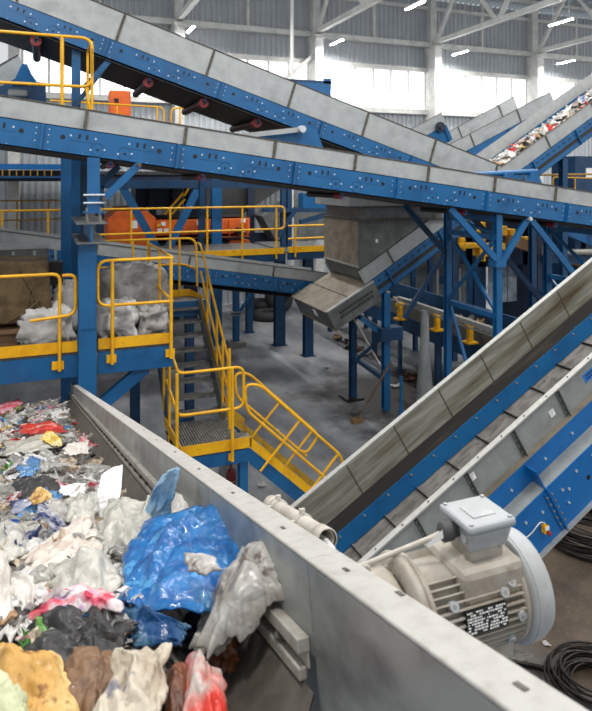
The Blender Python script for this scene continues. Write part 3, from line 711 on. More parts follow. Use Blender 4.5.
# toe boards + rails at the platform front
RT, RM = PZ + 1.12, PZ + .5
t = rail_thing('yellow railing with toe board in front of the brown bale and bags', (-.5, PF, PZ))
MB().box(-3, xp0 - .01, PF - .016, PF - .012, PZ, PZ + .14).build('toe_board', 'yellow', t)
xe = xY(75.5, PF); xi = xY(61, PF)
tub(t, 'rail_loop', [(-3, PF - .03, PZ + 1.0), (xY(60, PF), PF - .03, PZ + 1.0), (xY(60, PF), PF - .03, PZ + .62)], fil=.1)
tub(t, 'rail_loop', [(xY(62, PF), PF - .05, PZ + .98), (xe, PF - .05, PZ + .98), (xe, PF - .05, PZ + .48), (xY(30, PF), PF - .05, PZ + .44)], fil=.12)
for p in (59.5, -30): 
    x = xY(p, PF); MB().tube([(x, PF - .045, PZ - .22), (x, PF - .045, PZ + .78)], RR, 8).build('post', 'yellow', t)
    MB().box(x - .09, x + .05, PF - .04, PF - .012, PZ - .2, PZ - .1).build('bracket', 'yellow', t)
t = rail_thing('yellow railing loop with toe board in front of the grey bags', (1.2, PF, PZ))
MB().box(xp1 + .01, xr, PF - .016, PF - .012, PZ - .0, PZ + .14).build('toe_board', 'yellow', t)
xa = xY(97.5, PF); xb = xY(171.5, PF)
za, zb_ = atY(100, 262, PF).z, atY(170, 256, PF).z; zt = (za + zb_) / 2; zm = zt - .58
tub(t, 'rail_loop', [(xb, PF - .04, zt), (xa, PF - .04, zt), (xa, PF - .04, zm), (xb, PF - .04, zm)], fil=.13)
for p in (112, 170.5):
    x = xY(p, PF); MB().tube([(x, PF - .045, PZ - .2), (x, PF - .045, zt)], RR * 1.1, 8).build('post', 'yellow', t); MB().box(x - .07, x + .05, PF - .04, PF - .012, PZ - .18, PZ - .08).build('bracket', 'yellow', t)
# side railing along the platform's right edge
t = rail_thing('yellow railing along the platform edge beside the stair opening', (1.6, 10, PZ))
for z, n in ((zt, 'top_rail'), (zm, 'mid_rail')): tub(t, n, [(1.6, PF, z), (1.6, 10.6, z)])
for y in (9.6, 10.6): MB().tube([(1.6, y, PZ), (1.6, y, zt)], RR, 8).build('post', 'yellow', t)
# back railing at the stair head
YH = 11.95
t = rail_thing('yellow railing at the head of the stairs in front of the lower conveyor', (1.5, YH, PZ))
zt2 = atY(150, 239.5, YH).z; zm2 = zt2 - .48; xl, xrr = xY(96, YH), xY(196, YH)
tub(t, 'top_rail', [(xl, YH, zt2), (xrr, YH, zt2), (xrr, YH - .1, zt2 - .9)], fil=.18)
tub(t, 'mid_rail', [(xl, YH, zm2), (xrr - .25, YH, zm2), (xrr, YH, zm2 - .1)], fil=.1)
for p in (133, 148, 179.5): x = xY(p, YH); MB().tube([(x, YH, PZ), (x, YH, zt2)], RR, 8).build('post', 'yellow', t)
MB().box(xl, xrr - .12, YH - .01, YH, PZ, PZ + .13).add([(xrr - .12, YH - .01, PZ), (xrr - .12, YH - .01, PZ + .13), (xrr + .05, YH - .4, PZ - .1), (xrr + .05, YH - .4, PZ + .05)], [(0, 2, 3, 1)]).build('toe_board', 'yellow', t)
# diagonal gate rail visible between
a = atY(138, 277, 10.4); b = atY(170, 300, 8.75)
# --- upper stairs
SX0, SX1, SY0, SY1 = 1.76, 2.62, 9.82, 11.5
t = thing('staircase', 'upper steel stairs with grated treads rising to the bag platform', 'stairs', (2.2, SY0, LZ))
n = 8
for k in range(n):
    f = (k + .5) / n; y = SY0 + f * (SY1 - SY0); z = LZ + (k + 1) / (n + 0.0) * (PZ - LZ) - .19 * .55
    MB().box(SX0 + .03, SX1 - .03, y - .1, y + .14, z - .03, z).build('tread', 'tread', t)
for x in (SX0, SX1):
    MB().prism([(x - .02, SY0 - .12, LZ - .02), (x - .02, SY0 - .12, LZ + .2), (x - .02, SY1 + .02, PZ + .05), (x - .02, SY1 + .02, PZ - .2), (x - .02, SY0 + .1, LZ - .02)], (.04, 0, 0)).build('stringer', 'galv_dark' if x == SX1 else 'blue_old', t)
MB().prism([(SX1 + .025, SY0 - .1, LZ + .1), (SX1 + .025, SY0 - .1, LZ + .28), (SX1 + .025, SY1, PZ + .16), (SX1 + .025, SY1, PZ - .02)], (.008, 0, 0)).build('kick_plate', 'yellow', t)
t = rail_thing('sloping yellow handrail on the right side of the upper stairs', (2.66, SY0, LZ))
XH = 2.68
tub(t, 'top_rail', [(XH, SY1 + .35, PZ + 1.0), (XH, SY1 + .1, PZ + 1.0), (XH, SY0, LZ + 1.02), (XH, SY0 - .12, LZ + .95), (XH, SY0 - .12, LZ)], fil=.12)
tub(t, 'mid_rail', [(XH, SY1 + .1, PZ + .5), (XH, SY0, LZ + .52), (XH, SY0 - .1, LZ + .5)], fil=.08)
for f in (.35, .75):
    y = SY0 + f * (SY1 - SY0); z = LZ + f * (PZ - LZ); MB().tube([(XH, y, z), (XH, y + .0, z + 1.0)], RR, 8).build('post', 'yellow', t)
t = rail_thing('yellow handrail on the left side of the upper stairs', (1.72, SY0, LZ))
XK = 1.73
tub(t, 'top_rail', [(XK, SY1 + .1, PZ + .95), (XK, SY0 + .1, LZ + 1.05), (XK, SY0 - .1, LZ + 1.0)], fil=.1)
for f in (.1, .85):
    y = SY0 + f * (SY1 - SY0); z = LZ + f * (PZ - LZ); MB().tube([(XK, y, z), (XK, y, z + .95)], RR, 8).build('post', 'yellow', t)
# --- landing
LX0, LX1, LY1 = 1.72, 2.69, 9.82
t = thing('stair_landing', 'grated stair landing edged with yellow kick boards on blue legs', 'landing', (2.2, PF, LZ))
for k in range(24): x = LX0 + .02 + k * (LX1 - LX0 - .04) / 24; MB().box(x, x + .022, PF + .02, LY1, LZ - .035, LZ).build('grating_bar', 'tread', t)
for k in range(9): y = PF + .05 + k * .14; MB().box(LX0, LX1, y, y + .02, LZ - .045, LZ - .02).build('grating_cross_bar', 'grating', t)
MB().box(LX0, LX1, PF + .02, LY1, LZ - .12, LZ - .1).build('under_tray', 'dark_machine', t)
MB().box(LX0, LX1 + .02, PF - .012, PF - .004, LZ - .02, LZ + .13).build('toe_board', 'yellow', t)
MB().box(LX0 - .012, LX0, PF, LY1, LZ - .02, LZ + .13).build('toe_board', 'yellow', t)
MB().box(LX0, LX1, PF, PF + .06, LZ - .22, LZ - .04).build('front_beam', 'blue', t); MB().box(LX1 - .06, LX1, PF + .06, LY1, LZ - .22, LZ - .04).build('side_beam', 'blue', t)
for (x, y) in ((LX1 - .08, PF + .08), (LX1 - .08, LY1 - .1), (LX0 + .08, LY1 - .1), (LX0 + .35, LY1 + .6)): MB().ibeam((x, y, 0), (x, y, LZ - .04), .12, .12).build('leg', 'blue', t)
MB().prism([(LX1, LY1 - .16, LZ), (LX1, LY1 - .16, LZ + .2), (LX1 + .25, LY1 - .16, LZ - .02), (LX1 + .25, LY1 - .16, LZ - .2)], (0, .01, 0)).build('far_kick_plate', 'yellow_old', t)
t = rail_thing('yellow railing looping around the stair landing', (2.2, PF, LZ))
zt, zm = LZ + 1.13, LZ + .56; xl, xe = xY(178, PF), xY(243, PF)
tub(t, 'rail_loop', [(LX0, LY1 - .1, zt + .12), (LX0, PF + .75, zt + .1), (xl, PF - .03, zt), (xe, PF - .03, zt), (xe, PF - .03, zm), (xl, PF - .03, zm), (LX0, PF + .75, zm + .05), (LX0, LY1 - .1, zm + .15)], fil=.12)
for (x, y) in ((xY(176.5, PF), PF - .03), (xY(231.5, PF), PF - .045), (LX0, LY1 - .35)): MB().tube([(x, y, LZ - .16), (x, y, zt)], RR * 1.1, 8).build('post', 'yellow', t)
MB().box(xY(228, PF), xY(232, PF), PF - .04, PF - .01, LZ - .15, LZ - .06).build('bracket', 'yellow', t)
t = rail_thing('short yellow gate post pair beside the landing', (LX1, LY1, LZ))
for (x, y) in ((xY(222, LY1), LY1 - .05), (xY(229.5, 9.3), 9.3)): tub(t, 'post', [(x, y, LZ), (x, y, LZ + 1.2)])
# --- lower stairs, falling to the right
sa = R(43.5); run = LZ / math.tan(sa)
t = thing('staircase', 'lower stairs with blue stringer falling from the landing to the floor', 'stairs', (LX1, PF, LZ))
for k in range(7):
    f = (k + .6) / 7.5; x = LX1 + f * run; z = LZ - (k + 1) / 7.5 * LZ
    MB().box(x - .1, x + .13, PF + .05, LY1 - .22, z - .03, z).build('tread', 'tread', t)
for y, m in ((PF, 'blue'), (LY1 - .2, 'blue_old')):
    MB().prism([(LX1, y, LZ - .04), (LX1 + run, y, -.04 + .04), (LX1 + run - .25, y, 0), (LX1, y, LZ - .26)], (0, .03, 0)).build('stringer', m, t)
    MB().prism([(LX1 - .0, y - .012, LZ - .02), (LX1, y - .012, LZ + .13), (LX1 + run, y - .012, .15), (LX1 + run, y - .012, .0)], (0, .008, 0)).build('kick_plate', 'yellow' if y == PF else 'yellow_old', t)
dx, dz = math.cos(sa), -math.sin(sa); nx, nz = math.sin(sa), math.cos(sa)
def srail(label, Y, s0, s1, posts, ht=.71, mid=.33, m='yellow', tail=True):
    t = rail_thing(label, (LX1, Y, LZ))
    P = lambda s, h: Vector((LX1 + dx * s + nx * h, Y, LZ + dz * s + nz * h))
    a, c = P(s0, ht), P(s0 + .22, mid)
    pts = [P(s1 + .05, mid), c, Vector((c.x - .02, Y, a.z - .06)), P(s0 + .14, ht), P(s1, ht)] + ([P(s1, ht) + Vector((.03, 0, -.25))] if tail else [P(s1 + .02, mid + .05), P(s1 - .1, mid)])
    tub(t, 'rail_loop', pts, fil=.12)
    for s in posts: MB().tube([P(s, -.17), P(s, ht)], RR * .9, 8).build('post', m, t)
    return t
srail('sloping yellow railing on the near side of the lower stairs', PF - .03, -.62, 1.27, (.36, 1.2))
srail('sloping yellow railing on the far side of the lower stairs', LY1 - .2, -.4, 1.4, (.47, 1.25), tail=False)
# fire extinguisher under the landing
q = atY(231, 490, 9.3)
t = thing('fire_extinguisher', 'dark red fire extinguisher in a wire cage under the landing', 'extinguisher', (q.x, 9.3, .45))
MB().lathe([(0, 0), (0, .075), (.34, .075), (.4, .05), (.42, .02), (.5, .02), (.5, 0)], (q.x, 9.3, .45), (0, 0, 1), 16).build('cylinder', 'extinguisher', t)
MB().box(q.x - .09, q.x + .02, 9.28, 9.32, .93, .96).build('handle', 'black', t)
for (a, b) in (((-.12, .4), (-.12, 1.05)), ((.12, .4), (.12, 1.05)), ((-.12, 1.05), (.12, 1.05)), ((-.12, .4), (.12, .4)), ((-.12, .72), (.12, .72))): MB().tube([(q.x + a[0], 9.18, a[1]), (q.x + b[0], 9.18, b[1])], .008, 6).build('cage_wire', 'bolt_dull', t)
MB().box(q.x - .15, q.x + .15, 9.4, 9.42, 0, 1.3).build('back_board', 'galv', t)

# ================================================================== BAGS on the platform
def blob(name, label, cat, c, s, m, seed, rz=0, sq=.55, amp=.22, group=None, n=56, parent=None):
    """a slumped, squarish, wrinkled sack resting on z=0 of its own frame"""
    vs = []; fs = []
    k = n // 2
    for j in range(k + 1):
        ph = math.pi * j / k - math.pi / 2
        for i in range(n):
            th = 2 * math.pi * i / n
            f = lambda v: math.copysign(abs(v) ** sq, v)
            x, y, z = f(math.cos(ph)) * f(math.cos(th)), f(math.cos(ph)) * f(math.sin(th)), f(math.sin(ph))
            d = Vector((x, y, z))
            rr = 1 + amp * (noise.noise(d * 1.3 + Vector((seed, 0, 0))) + .55 * noise.noise(d * 3.1 + Vector((0, seed, 0))) - .5 * abs(noise.noise(d * 4.2 + Vector((0, 0, seed)))) + .3 * noise.noise(d * 8 + Vector((seed, seed, 0))) + .55 * (crease(d * 1.4 + Vector((seed, 2, seed))) - .3))
            v = Vector((x * s[0], y * s[1], z * s[2])) * rr
            vs.append((v.x, v.y, max(v.z, -s[2] * .98) + s[2] * .98))
    for j in range(k):
        for i in range(n): fs.append((j * n + i, j * n + (i + 1) % n, (j + 1) * n + (i + 1) % n, (j + 1) * n + i))
    me = bpy.data.meshes.new(name); me.from_pydata(vs, [], fs); me.polygons.foreach_set('use_smooth', [True] * len(fs)); me.materials.append(MT[m])
    o = bpy.data.objects.new(name, me); col.objects.link(o); o.location = c; o.rotation_euler = (0, 0, rz)
    return tag(o, label, cat, group)
def bag_at(p, y, Y): q = atY(p, y, Y); return (q.x, Y, PZ)
blob('bulk_bag', 'white plastic bulk bag slumped in front of the brown bale', 'bag', bag_at(46, 340, 9.15), (.34, .3, .25), 'bag_white', 3.3, amp=.35)
blob('bulk_bag', 'white bulk bag with brown stain behind the railing post', 'bag', bag_at(67, 340, 9.8), (.22, .3, .36), 'bag_white', 8.1, amp=.3)
blob('bulk_bag', 'wide grey bulk bag lying on top behind the loop railing', 'bag', (xY(134, 10.2), 10.25, PZ), (.54, .5, .44), 'bag_grey', 5.7, amp=.2)
blob('bulk_bag', 'pale wrinkled bulk bag at the front left of the grey bags', 'bag', (xY(117, 9.3), 9.25, PZ), (.27, .4, .27), 'bag_white', 1.9, amp=.35)
blob('bulk_bag', 'dirty stained grey bulk bag at the front right of the grey bags', 'bag', (xY(151, 9.2), 9.2, PZ), (.25, .38, .22), 'bag_grey', 12.3, amp=.35)
# brown bale, leaning on a pallet
q = atY(25, 320, 9.3)
t = thing('burlap_bale', 'brown burlap covered bale tilted on a wooden pallet', 'bale', (q.x, 9.35, PZ))
P = [atY(-30, 328, 9.1), atY(14, 324, 9.1), atY(52, 309, 9.1), atY(48.5, 262, 9.1), atY(-30, 262, 9.1)]
mb = MB().prism(P, (0, .8, 0)); ob = mb.build('burlap_cover', 'burlap', t, bevel=.03)
mb = MB()
for (p0, y0, p1, y1) in ((5, 324, 40, 300), (20, 322, 30, 290), (40, 313, 20, 270)):
    a, b = atY(p0, y0, 9.085), atY(p1, y1, 9.085); mb.tube([a, (a + b) / 2 + Vector((.03, -.01, .0)), b], .012, 5)
mb.build('burlap_folds', 'burlap', t)
q = atY(8, 340, 9.2)
t = thing('wooden_pallet', 'worn wooden pallet under the brown bale', 'pallet', (q.x, 9.2, PZ))
xq = xY(20, 9.05)
for y in (9.05, 9.5, 9.95): MB().box(xq - 1.1, xq, y, y + .09, PZ + .06, PZ + .2).build('stringer', 'wood', t)
for k in range(5): MB().box(xq - 1.1, xq, 9.0 + k * .23, 9.12 + k * .23, PZ + .2, PZ + .24).build('deck_board', 'wood', t)
for k in range(3): MB().box(xq - 1.1, xq, 9.0 + k * .46, 9.12 + k * .46, PZ + .005, PZ + .06).build('base_board', 'wood', t)
q = atY(57, 275, 9.6)
tag(MB().box(q.x - .1, q.x + .08, 9.6, 9.8, atY(57, 285, 9.6).z, atY(57, 262, 9.6).z).build('black_crate', 'black'), 'small black perforated crate edge beside the brown bale', 'crate')
t = thing('sheet_metal_bin', 'grey ribbed sheet metal bin behind the brown bale', 'bin', (xY(25, 10.6), 10.6, PZ))
xa, xb = xY(-25, 10.6), xY(49, 10.6)
MB().box(xa, xb, 10.6, 11.2, PZ, atY(25, 249, 10.6).z).build('body', 'galv_dark', t, bevel=.01)
MB().box(xa - .02, xb + .02, 10.58, 11.22, atY(25, 249, 10.6).z, atY(25, 246, 10.6).z).build('lip', 'galv', t)
for k in range(4): MB().box(xa + .2 + k * .3, xa + .24 + k * .3, 10.585, 10.6, PZ + .05, atY(25, 251, 10.6).z).build('rib', 'galv', t)

# ================================================================== BACKGROUND LEVEL: walkway, orange machine, hoppers
WZ = 3.24; YW = 16.15
def long_walk(label_w, label_r, xa, xb, Y, Z, depth, posts, toe=True, ht=1.25, m='yellow', end=None, legs=()):
    t = thing('walkway', label_w, 'walkway', ((xa + xb) / 2, Y, Z))
    MB().box(xa, xb, Y, Y + depth, Z - .03, Z).build('grating', 'grating', t); MB().box(xa, xb, Y - .01, Y + .05, Z - .22, Z - .031).build('edge_beam', 'blue_old', t)
    for (x, y) in legs: MB().ibeam((x, y, 0), (x, y, Z - .03), .18, .18).build('leg', 'blue_old', t)
    t = rail_thing(label_r, ((xa + xb) / 2, Y, Z))
    if toe: MB().box(xa, xb, Y - .025, Y - .015, Z - .02, Z + .14).build('toe_board', m, t)
    pts = [(xa, Y - .03, Z + ht), (xb, Y - .03, Z + ht), (xb, Y - .03, Z + ht * .52), (xa, Y - .03, Z + ht * .5)]
    tub(t, 'rail_loop', pts, fil=.12, m=m, r=.026)
    for x in posts: MB().tube([(x, Y - .03, Z - .15), (x, Y - .03, Z + ht)], .026, 8).build('post', m, t)
    return t
X = lambda p: xY(p, YW)
long_walk('blue edged walkway in front of the orange machine', 'yellow railing with toe board in front of the orange machine', X(-40), X(284), YW, WZ, 2.95, [X(p) for p in (2, 48, 131, 170, 207, 242, 276)], legs=((X(-20), 16.8), (X(90), 16.8)))
long_walk('short walkway beside the grey chute', 'short yellow railing ending at the grey chute', X(288), X(340), YW, WZ + .02, 2.95, [X(295)], ht=.7)
long_walk('far walkway along the dark corrugated wall', 'dull yellow far railing along the dark corrugated wall', xY(-30, 22), xY(62, 22), 22., 3.3, .9, [xY(p, 22) for p in (17, 48)], toe=False, m='yellow_old', legs=((xY(-20, 22), 22.5), (xY(55, 22), 22.5)))
# orange machine
YO = 20.6
t = thing('orange_machine', 'orange steel sorting machine behind the yellow railing', 'machine', (xY(180, YO), YO, 2.6))
def ob(p0, p1, y0, y1, n, m='orange', dep=1.8, Y=YO, par=None, bev=.03):
    a, b = atY(p0, y1, Y), atY(p1, y0, Y); return MB().box(a.x, b.x, Y, Y + dep, a.z, b.z).build(n, m, par or t, bevel=bev)
MB().prism([atY(108, 258, YO), atY(108, 219, YO), atY(117, 211, YO), atY(147, 211, YO), atY(156, 218, YO), atY(156, 258, YO)], (0, 1.9, 0)).build('end_housing', 'orange', t, bevel=.03)
ob(118, 145, 207.5, 211, 'top_cover', 'orange_dark')
ob(156, 250, 218, 236, 'body'); ob(156, 250, 236, 240, 'flange', 'orange_dark', Y=YO - .12)
ob(158, 228, 240, 254, 'lower_frame', 'black', 1.4, YO + .2); ob(230, 250, 240, 256, 'leg_box', 'orange', .6)
ob(156, 250, 216.2, 218, 'top_edge', 'black', 1.8)
for p in (160, 183, 205, 229, 247): ob(p, p + 1.6, 219, 236, 'stiffener', 'orange', .06, YO - .06)
ob(131, 137.5, 220.5, 228.5, 'notice', 'label_white', .02, YO - .022, bev=0)
for (p, y) in ((163, 222), (159.5, 228.5), (166, 228.5), (199, 221), (243, 218.5)): ob(p - 2, p + 2.6, y, y + 4, 'warning_label', 'label_white', .02, YO - .085, bev=0)
ob(157, 162, 224, 226.5, 'warning_label', 'yellow', .02, YO - .085, bev=0)
q = atY(239, 231, YO - .12); MB().cyl((q.x, YO - .3, q.z), (q.x, YO, q.z), .13, 14).build('drive_hub', 'black', t); MB().cyl((q.x + .1, YO - .34, q.z + .03), (q.x + .1, YO - .3, q.z + .03), .06, 10).build('hub_cap', 'bolt', t)
for k in range(7): ob(162 + k * 9, 166 + k * 9, 232, 234, 'slot', 'orange_dark', .02, YO - .08, bev=0)
# blue braces and dark machinery above it
t = thing('brace_frame', 'blue V shaped brace frame in front of the orange machine', 'support frame', (xY(160, 18.6), 18.6, 0))
a = atY(120, 184, 18.6)
for (p0, y0, p1, y1) in ((121, 184, 156, 247), (202, 180, 169, 247)): MB().beam(atY(p0, y0, 18.6), atY(p1, y1, 18.6), .22, .12, (0, 1, 0)).build('brace', 'blue', t)
MB().beam(atY(100, 184, 18.6), atY(330, 184, 18.6), .2, .25).build('beam', 'blue_old', t)
for p in (100, 330): MB().ibeam((xY(p, 18.6), 18.6, WZ + .02), (xY(p, 18.6), 18.6, 5.1), .2, .2).build('leg', 'blue_old', t)
t = thing('dark_hopper', 'big dark grey hopper looming behind the orange machine railing', 'hopper', (xY(260, 23), 23, 3))
MB().prism([atY(206, 176, 22.8), atY(206, 216, 22.8), atY(240, 216, 22.8), atY(300, 176, 22.8)], (0, 1.6, 0)).build('sloped_bin', 'dark_machine', t)
MB().box(xY(204, 22.8), xY(330, 22.8), 22.7, 24.6, 5.25, 6.6).build('upper_bin', 'dark_machine', t)
MB().prism([atY(262, 216, 21.5), atY(300, 196, 21.5), atY(328, 196, 21.5), atY(328, 240, 21.5), atY(276, 240, 21.5)], (0, 1., 0)).build('side_chute', 'galv_dark', t)
for p in (250, 345): MB().ibeam((xY(p, 22.7), 22.65, 0), (xY(p, 22.7), 22.65, 6), .25, .2).build('leg', 'navy', t)
MB().box(xY(206, 22.7), xY(330, 22.7), 22.5, 22.62, 2.9, 3.25).build('frame_beam', 'navy', t)
t = thing('blue_gantry', 'dark blue steel gantry of stacked beams behind the chute', 'support frame', (xY(290, 17.6), 17.6, 0))
for (p0, y0, p1, y1) in ((278, 236, 296, 208), (262, 210, 330, 210), (300, 222, 330, 214)): MB().beam(atY(p0, y0, 17.4), atY(p1, y1, 17.4), .12, .14, (0, 1, 0)).build('beam', 'blue_old', t)
MB().box(xY(302, 17.6), xY(330, 17.6), 17.5, 17.9, atY(310, 210, 17.6).z, atY(310, 193, 17.6).z).build('panel', 'blue', t)
for p in (283, 289): MB().ibeam((xY(p, 17.5), 17.5, WZ), (xY(p, 17.5), 17.5, 5.0), .14, .14).build('leg', 'blue_old', t)
# dark cabin and tall columns behind centre and right
t = thing('sorting_cabin', 'dark sorting cabin on blue columns behind the long conveyor', 'cabin', (xY(170, 24), 24, 0))
MB().box(xY(135, 23.8), xY(182, 23.8), 23.6, 25, 4.2, 5.15).build('cabin_body', 'navy', t)
for p in (149, 172, 190): MB().box(xY(p, 23.4), xY(p + 7, 23.4), 23.3, 23.5, 0, 5.15).build('column', 'navy', t)
for (p0, y0, p1, y1) in ((162, 217, 183, 193), (170, 216, 185, 199), (184, 196, 194, 178)): MB().tube([atY(p0, y0, 22.9), atY(p1, y1, 22.9)], .045, 6).build('stair_rail', 'yellow', t)
# overhead rack far left (blue beams with cable ladder)
t = thing('cable_rack', 'blue overhead rack with small pipes in front of the corrugated wall', 'rack', (xY(30, 19), 19, 5))
MB().box(xY(-20, 19), xY(62, 19), 19, 19.3, atY(30, 169.5, 19).z, atY(30, 164, 19).z).build('beam', 'blue_near', t)
MB().box(xY(-20, 19), xY(62, 19), 19, 19.2, atY(30, 178, 19).z, atY(30, 176, 19).z).build('lower_beam', 'blue', t)
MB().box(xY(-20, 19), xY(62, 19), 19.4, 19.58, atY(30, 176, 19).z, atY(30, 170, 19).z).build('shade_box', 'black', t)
for k in range(8): MB().box(xY(2 + k * 7, 18.95), xY(3 + k * 7, 18.95), 18.9, 19, atY(30, 176, 19).z, atY(30, 170, 19).z).build('hanger', 'yellow_old', t)
for p in (-15, 66): MB().ibeam((xY(p, 19.2), 19.25, 0), (xY(p, 19.2), 19.25, 5.4), .15, .15).build('post', 'blue_old', t)
t = thing('shade_deck', 'dark added shade deck above the orange machine and the far railing', 'platform', (2, 22, 0))  # deck added to block lamp light and darken the wall below
MB().box(xY(-40, 19.5), xY(200, 22.7), 19.6, 25.1, 5.36, 5.46).build('deck', 'dark_machine', t)
for k in range(6): MB().box(xY(-40, 19.5), xY(200, 22.7), 19.7 + k, 19.82 + k, 5.16, 5.36).build('joist', 'navy', t)
for (x, y) in ((xY(-38, 19.5), 19.8), (xY(-38, 19.5), 24.8), (xY(199, 22.7), 24.8)): MB().ibeam((x, y, 0), (x, y, 5.16), .2, .2).build('leg', 'navy', t)
# tyres / hose coils by the far wall
for k, (p, y, r, tilt, l) in enumerate(((262, 306, .6, 0, 'black tyre lying flat in the pile by the far wall'), (268, 313, .62, 0, 'black tyre lying at the front of the pile by the far wall'), (272, 299, .55, 0, 'black tyre lying on top of the pile by the far wall'), (279, 300, .62, 1.2, 'worn tyre leaning upright against the pile by the far wall'))):
    q = atZ(p, y + 6, 0) if tilt == 0 else atZ(p, 313, 0); me = MB(); q.y = min(q.y, 24.3)
    zc = .16 + (.34 if k == 2 else (.16 if k == 0 else 0)) if tilt == 0 else .64
    ax = Vector((0, 0, 1)) if tilt == 0 else Vector((.3, -.9, .25))
    o = me.lathe([(-.15, r * .55), (-.16, r * .8), (-.1, r), (.1, r), (.16, r * .8), (.15, r * .55), (.08, r * .5), (-.08, r * .5), (-.15, r * .55)], (0, 0, 0), ax, 24).build('tyre', 'tyre')
    o.location = (q.x, q.y, zc); tag(o, l, 'tyre')

# --- right background: low conveyor running in depth, guard beam, yellow stands
XG = 8.5; zg = 2.2
t = thing('guard_beam', 'grey channel guard beam over the low conveyor', 'beam', (XG, 12, 0))
g0, g1 = atZ(395, 297, zg).y, 9.9
MB().box(XG - .05, XG + .06, g1, g0, zg - .1, zg).box(XG - .09, XG - .05, g1, g0, zg - .16, zg - .14).build('channel', 'galv_rim', t)
qy = 13.0
MB().tube([(XG - .1, qy, zg - .1), (XG - .1, qy, 1.2), (XG - .1, qy, .0)], [.09, .11, .22], 10).build('post', 'galv', t)
MB().box(XG - .06, XG + .06, g1 + .02, g1 + .14, 0, zg - .1).build('rear_post', 'galv_dark', t)
for i, (p, y, zz) in enumerate(((400, 312, .0), (437, 322, .0), (470, 334, .0))):
    Yp = atX(p, y, XG + .25).y
    t = thing('roller_stand', 'small yellow roller stand ' + ('behind the grey flared post', 'between the grey flared post and the blue trestle', 'next to the blue trestle leg')[i], 'stand', (XG + .25, Yp, 1.2), group='yellow roller stands by the low conveyor')
    zc = atX(p, y, XG + .25).z
    MB().box(XG + .19, XG + .31, Yp - .06, Yp + .06, zc - .16, zc + .18).build('body', 'yellow', t, bevel=.02); MB().box(XG + .12, XG + .38, Yp - .13, Yp + .13, zc - .2, zc - .16).build('base', 'yellow', t)
    MB().cyl((XG + .14, Yp, zc + .2), (XG + .36, Yp, zc + .2), .06, 10).build('roller', 'yellow', t)
    MB().box(XG + .21, XG + .29, Yp - .05, Yp + .05, 0, zc - .2).build('stem', 'blue_old', t)
t = thing('low_conveyor', 'low dark blue conveyor with black belt running back between the trestles', 'conveyor', (9.6, 13, 0))
MB().box(9.1, 9.15, 9.8, 21, 1.1, 1.55).build('side_frame', 'blue_old', t); MB().box(10.5, 10.55, 9.8, 21, 1.1, 1.9).build('side_frame', 'blue_old', t)
MB().box(9.15, 10.5, 9.8, 21, 1.35, 1.38).build('belt', 'belt', t); MB().box(9.08, 9.1, 9.8, 21, 1.5, 1.85).build('side_panel', 'galv_dark', t)
for y in (10.2, 13.5, 16.8, 20): 
    for x in (9.12, 10.52): MB().ibeam((x, y, 0), (x, y, 1.1), .12, .12).build('leg', 'blue_old', t)
sp = [(Matrix.Translation((random.uniform(9.25, 10.4), random.uniform(10, 20.5), 1.45 + random.uniform(0, .1))), random.uniform(.08, .2)) for k in range(140)]
waste_stuff('low_belt_waste', 'dark mixed scraps strewn on the low conveyor', sp, ['f_black', 'f_grey', 'f_card', 'f_white', 'f_brown'], [5, 2, 2, 1.2, 2])
sp = [(Matrix.Translation((random.uniform(8.72, 9.0), random.uniform(11, 19), .04 + random.uniform(0, .08))), random.uniform(.06, .16)) for k in range(90)]
waste_stuff('floor_scraps', 'dark scraps scattered on the floor beside the low conveyor', sp, ['f_black', 'f_grey', 'f_card', 'f_white', 'f_brown'], [6, 2, 2, 1, 2])
# yellow machine parts and a curtain box
t = thing('yellow_press', 'yellow machine arm with motors behind the blue trestle', 'machine', (xY(480, 15.2), 15.2, 2.5))
Yy = 15.2
for (p0, p1, y0, y1, n) in ((462, 480, 243, 249, 'arm'), (480, 506, 243, 257, 'body'), (484, 486, 222, 262, 'rod'), (464, 466, 238, 251, 'rod'), (500, 508, 226, 236, 'motor'), (511, 516, 229, 238, 'motor'), (529, 534, 237, 243, 'bracket')):
    a, b = atY(p0, y1, Yy), atY(p1, y0, Yy); MB().box(a.x, b.x, Yy, Yy + .35, a.z, b.z).build(n, 'yellow', t, bevel=.03)
MB().beam(atY(455, 232, Yy + .3), atY(545, 244, Yy + .3), .14, .2).build('beam', 'rusty', t)
for p in (460, 540): MB().ibeam((xY(p, Yy), Yy + .3, 0), (xY(p, Yy), Yy + .3, atY(p, 236, Yy).z), .16, .16).build('leg', 'blue_old', t)
MB().beam(atY(505, 239, Yy + .2), atY(592, 266, Yy + .2), .4, .3).build('brown_duct', 'cardboard', t)
t = thing('curtain_housing', 'dark blue housing with a pale strip curtain behind the trestles', 'machine', (xY(500, 18), 18, 0))
MB().box(xY(477, 18), xY(486, 18), 18, 18.6, 0, 4.4).build('column', 'blue_old', t); MB().box(xY(523, 18), xY(545, 18), 18, 19.5, 0, 4.4).build('column', 'navy', t)
MB().box(xY(477, 18), xY(545, 18), 18, 19, atY(500, 266, 18).z, 4.6).build('lintel', 'navy', t)
for k in range(7):
    a, b = xY(488 + k * 5, 18.3), xY(492.6 + k * 5, 18.3); MB().box(a, b, 18.3 + .02 * (k % 2), 18.31 + .02 * (k % 2), .9, atY(500, 266, 18.3).z).build('curtain_strip', 'curtain', t)
t = thing('machine_body', 'grey sheet metal machine body standing behind the climbing conveyor', 'machine', (xY(430, 21), 21, 0))
MB().box(xY(404, 21), xY(470, 21), 21, 22.4, 0, atY(430, 250, 21).z).build('body', 'galv_dark', t, bevel=.03)
MB().box(xY(404, 20.9), xY(470, 20.9), 20.9, 21, atY(430, 268, 20.9).z, atY(430, 264, 20.9).z).build('ledge', 'rusty', t)
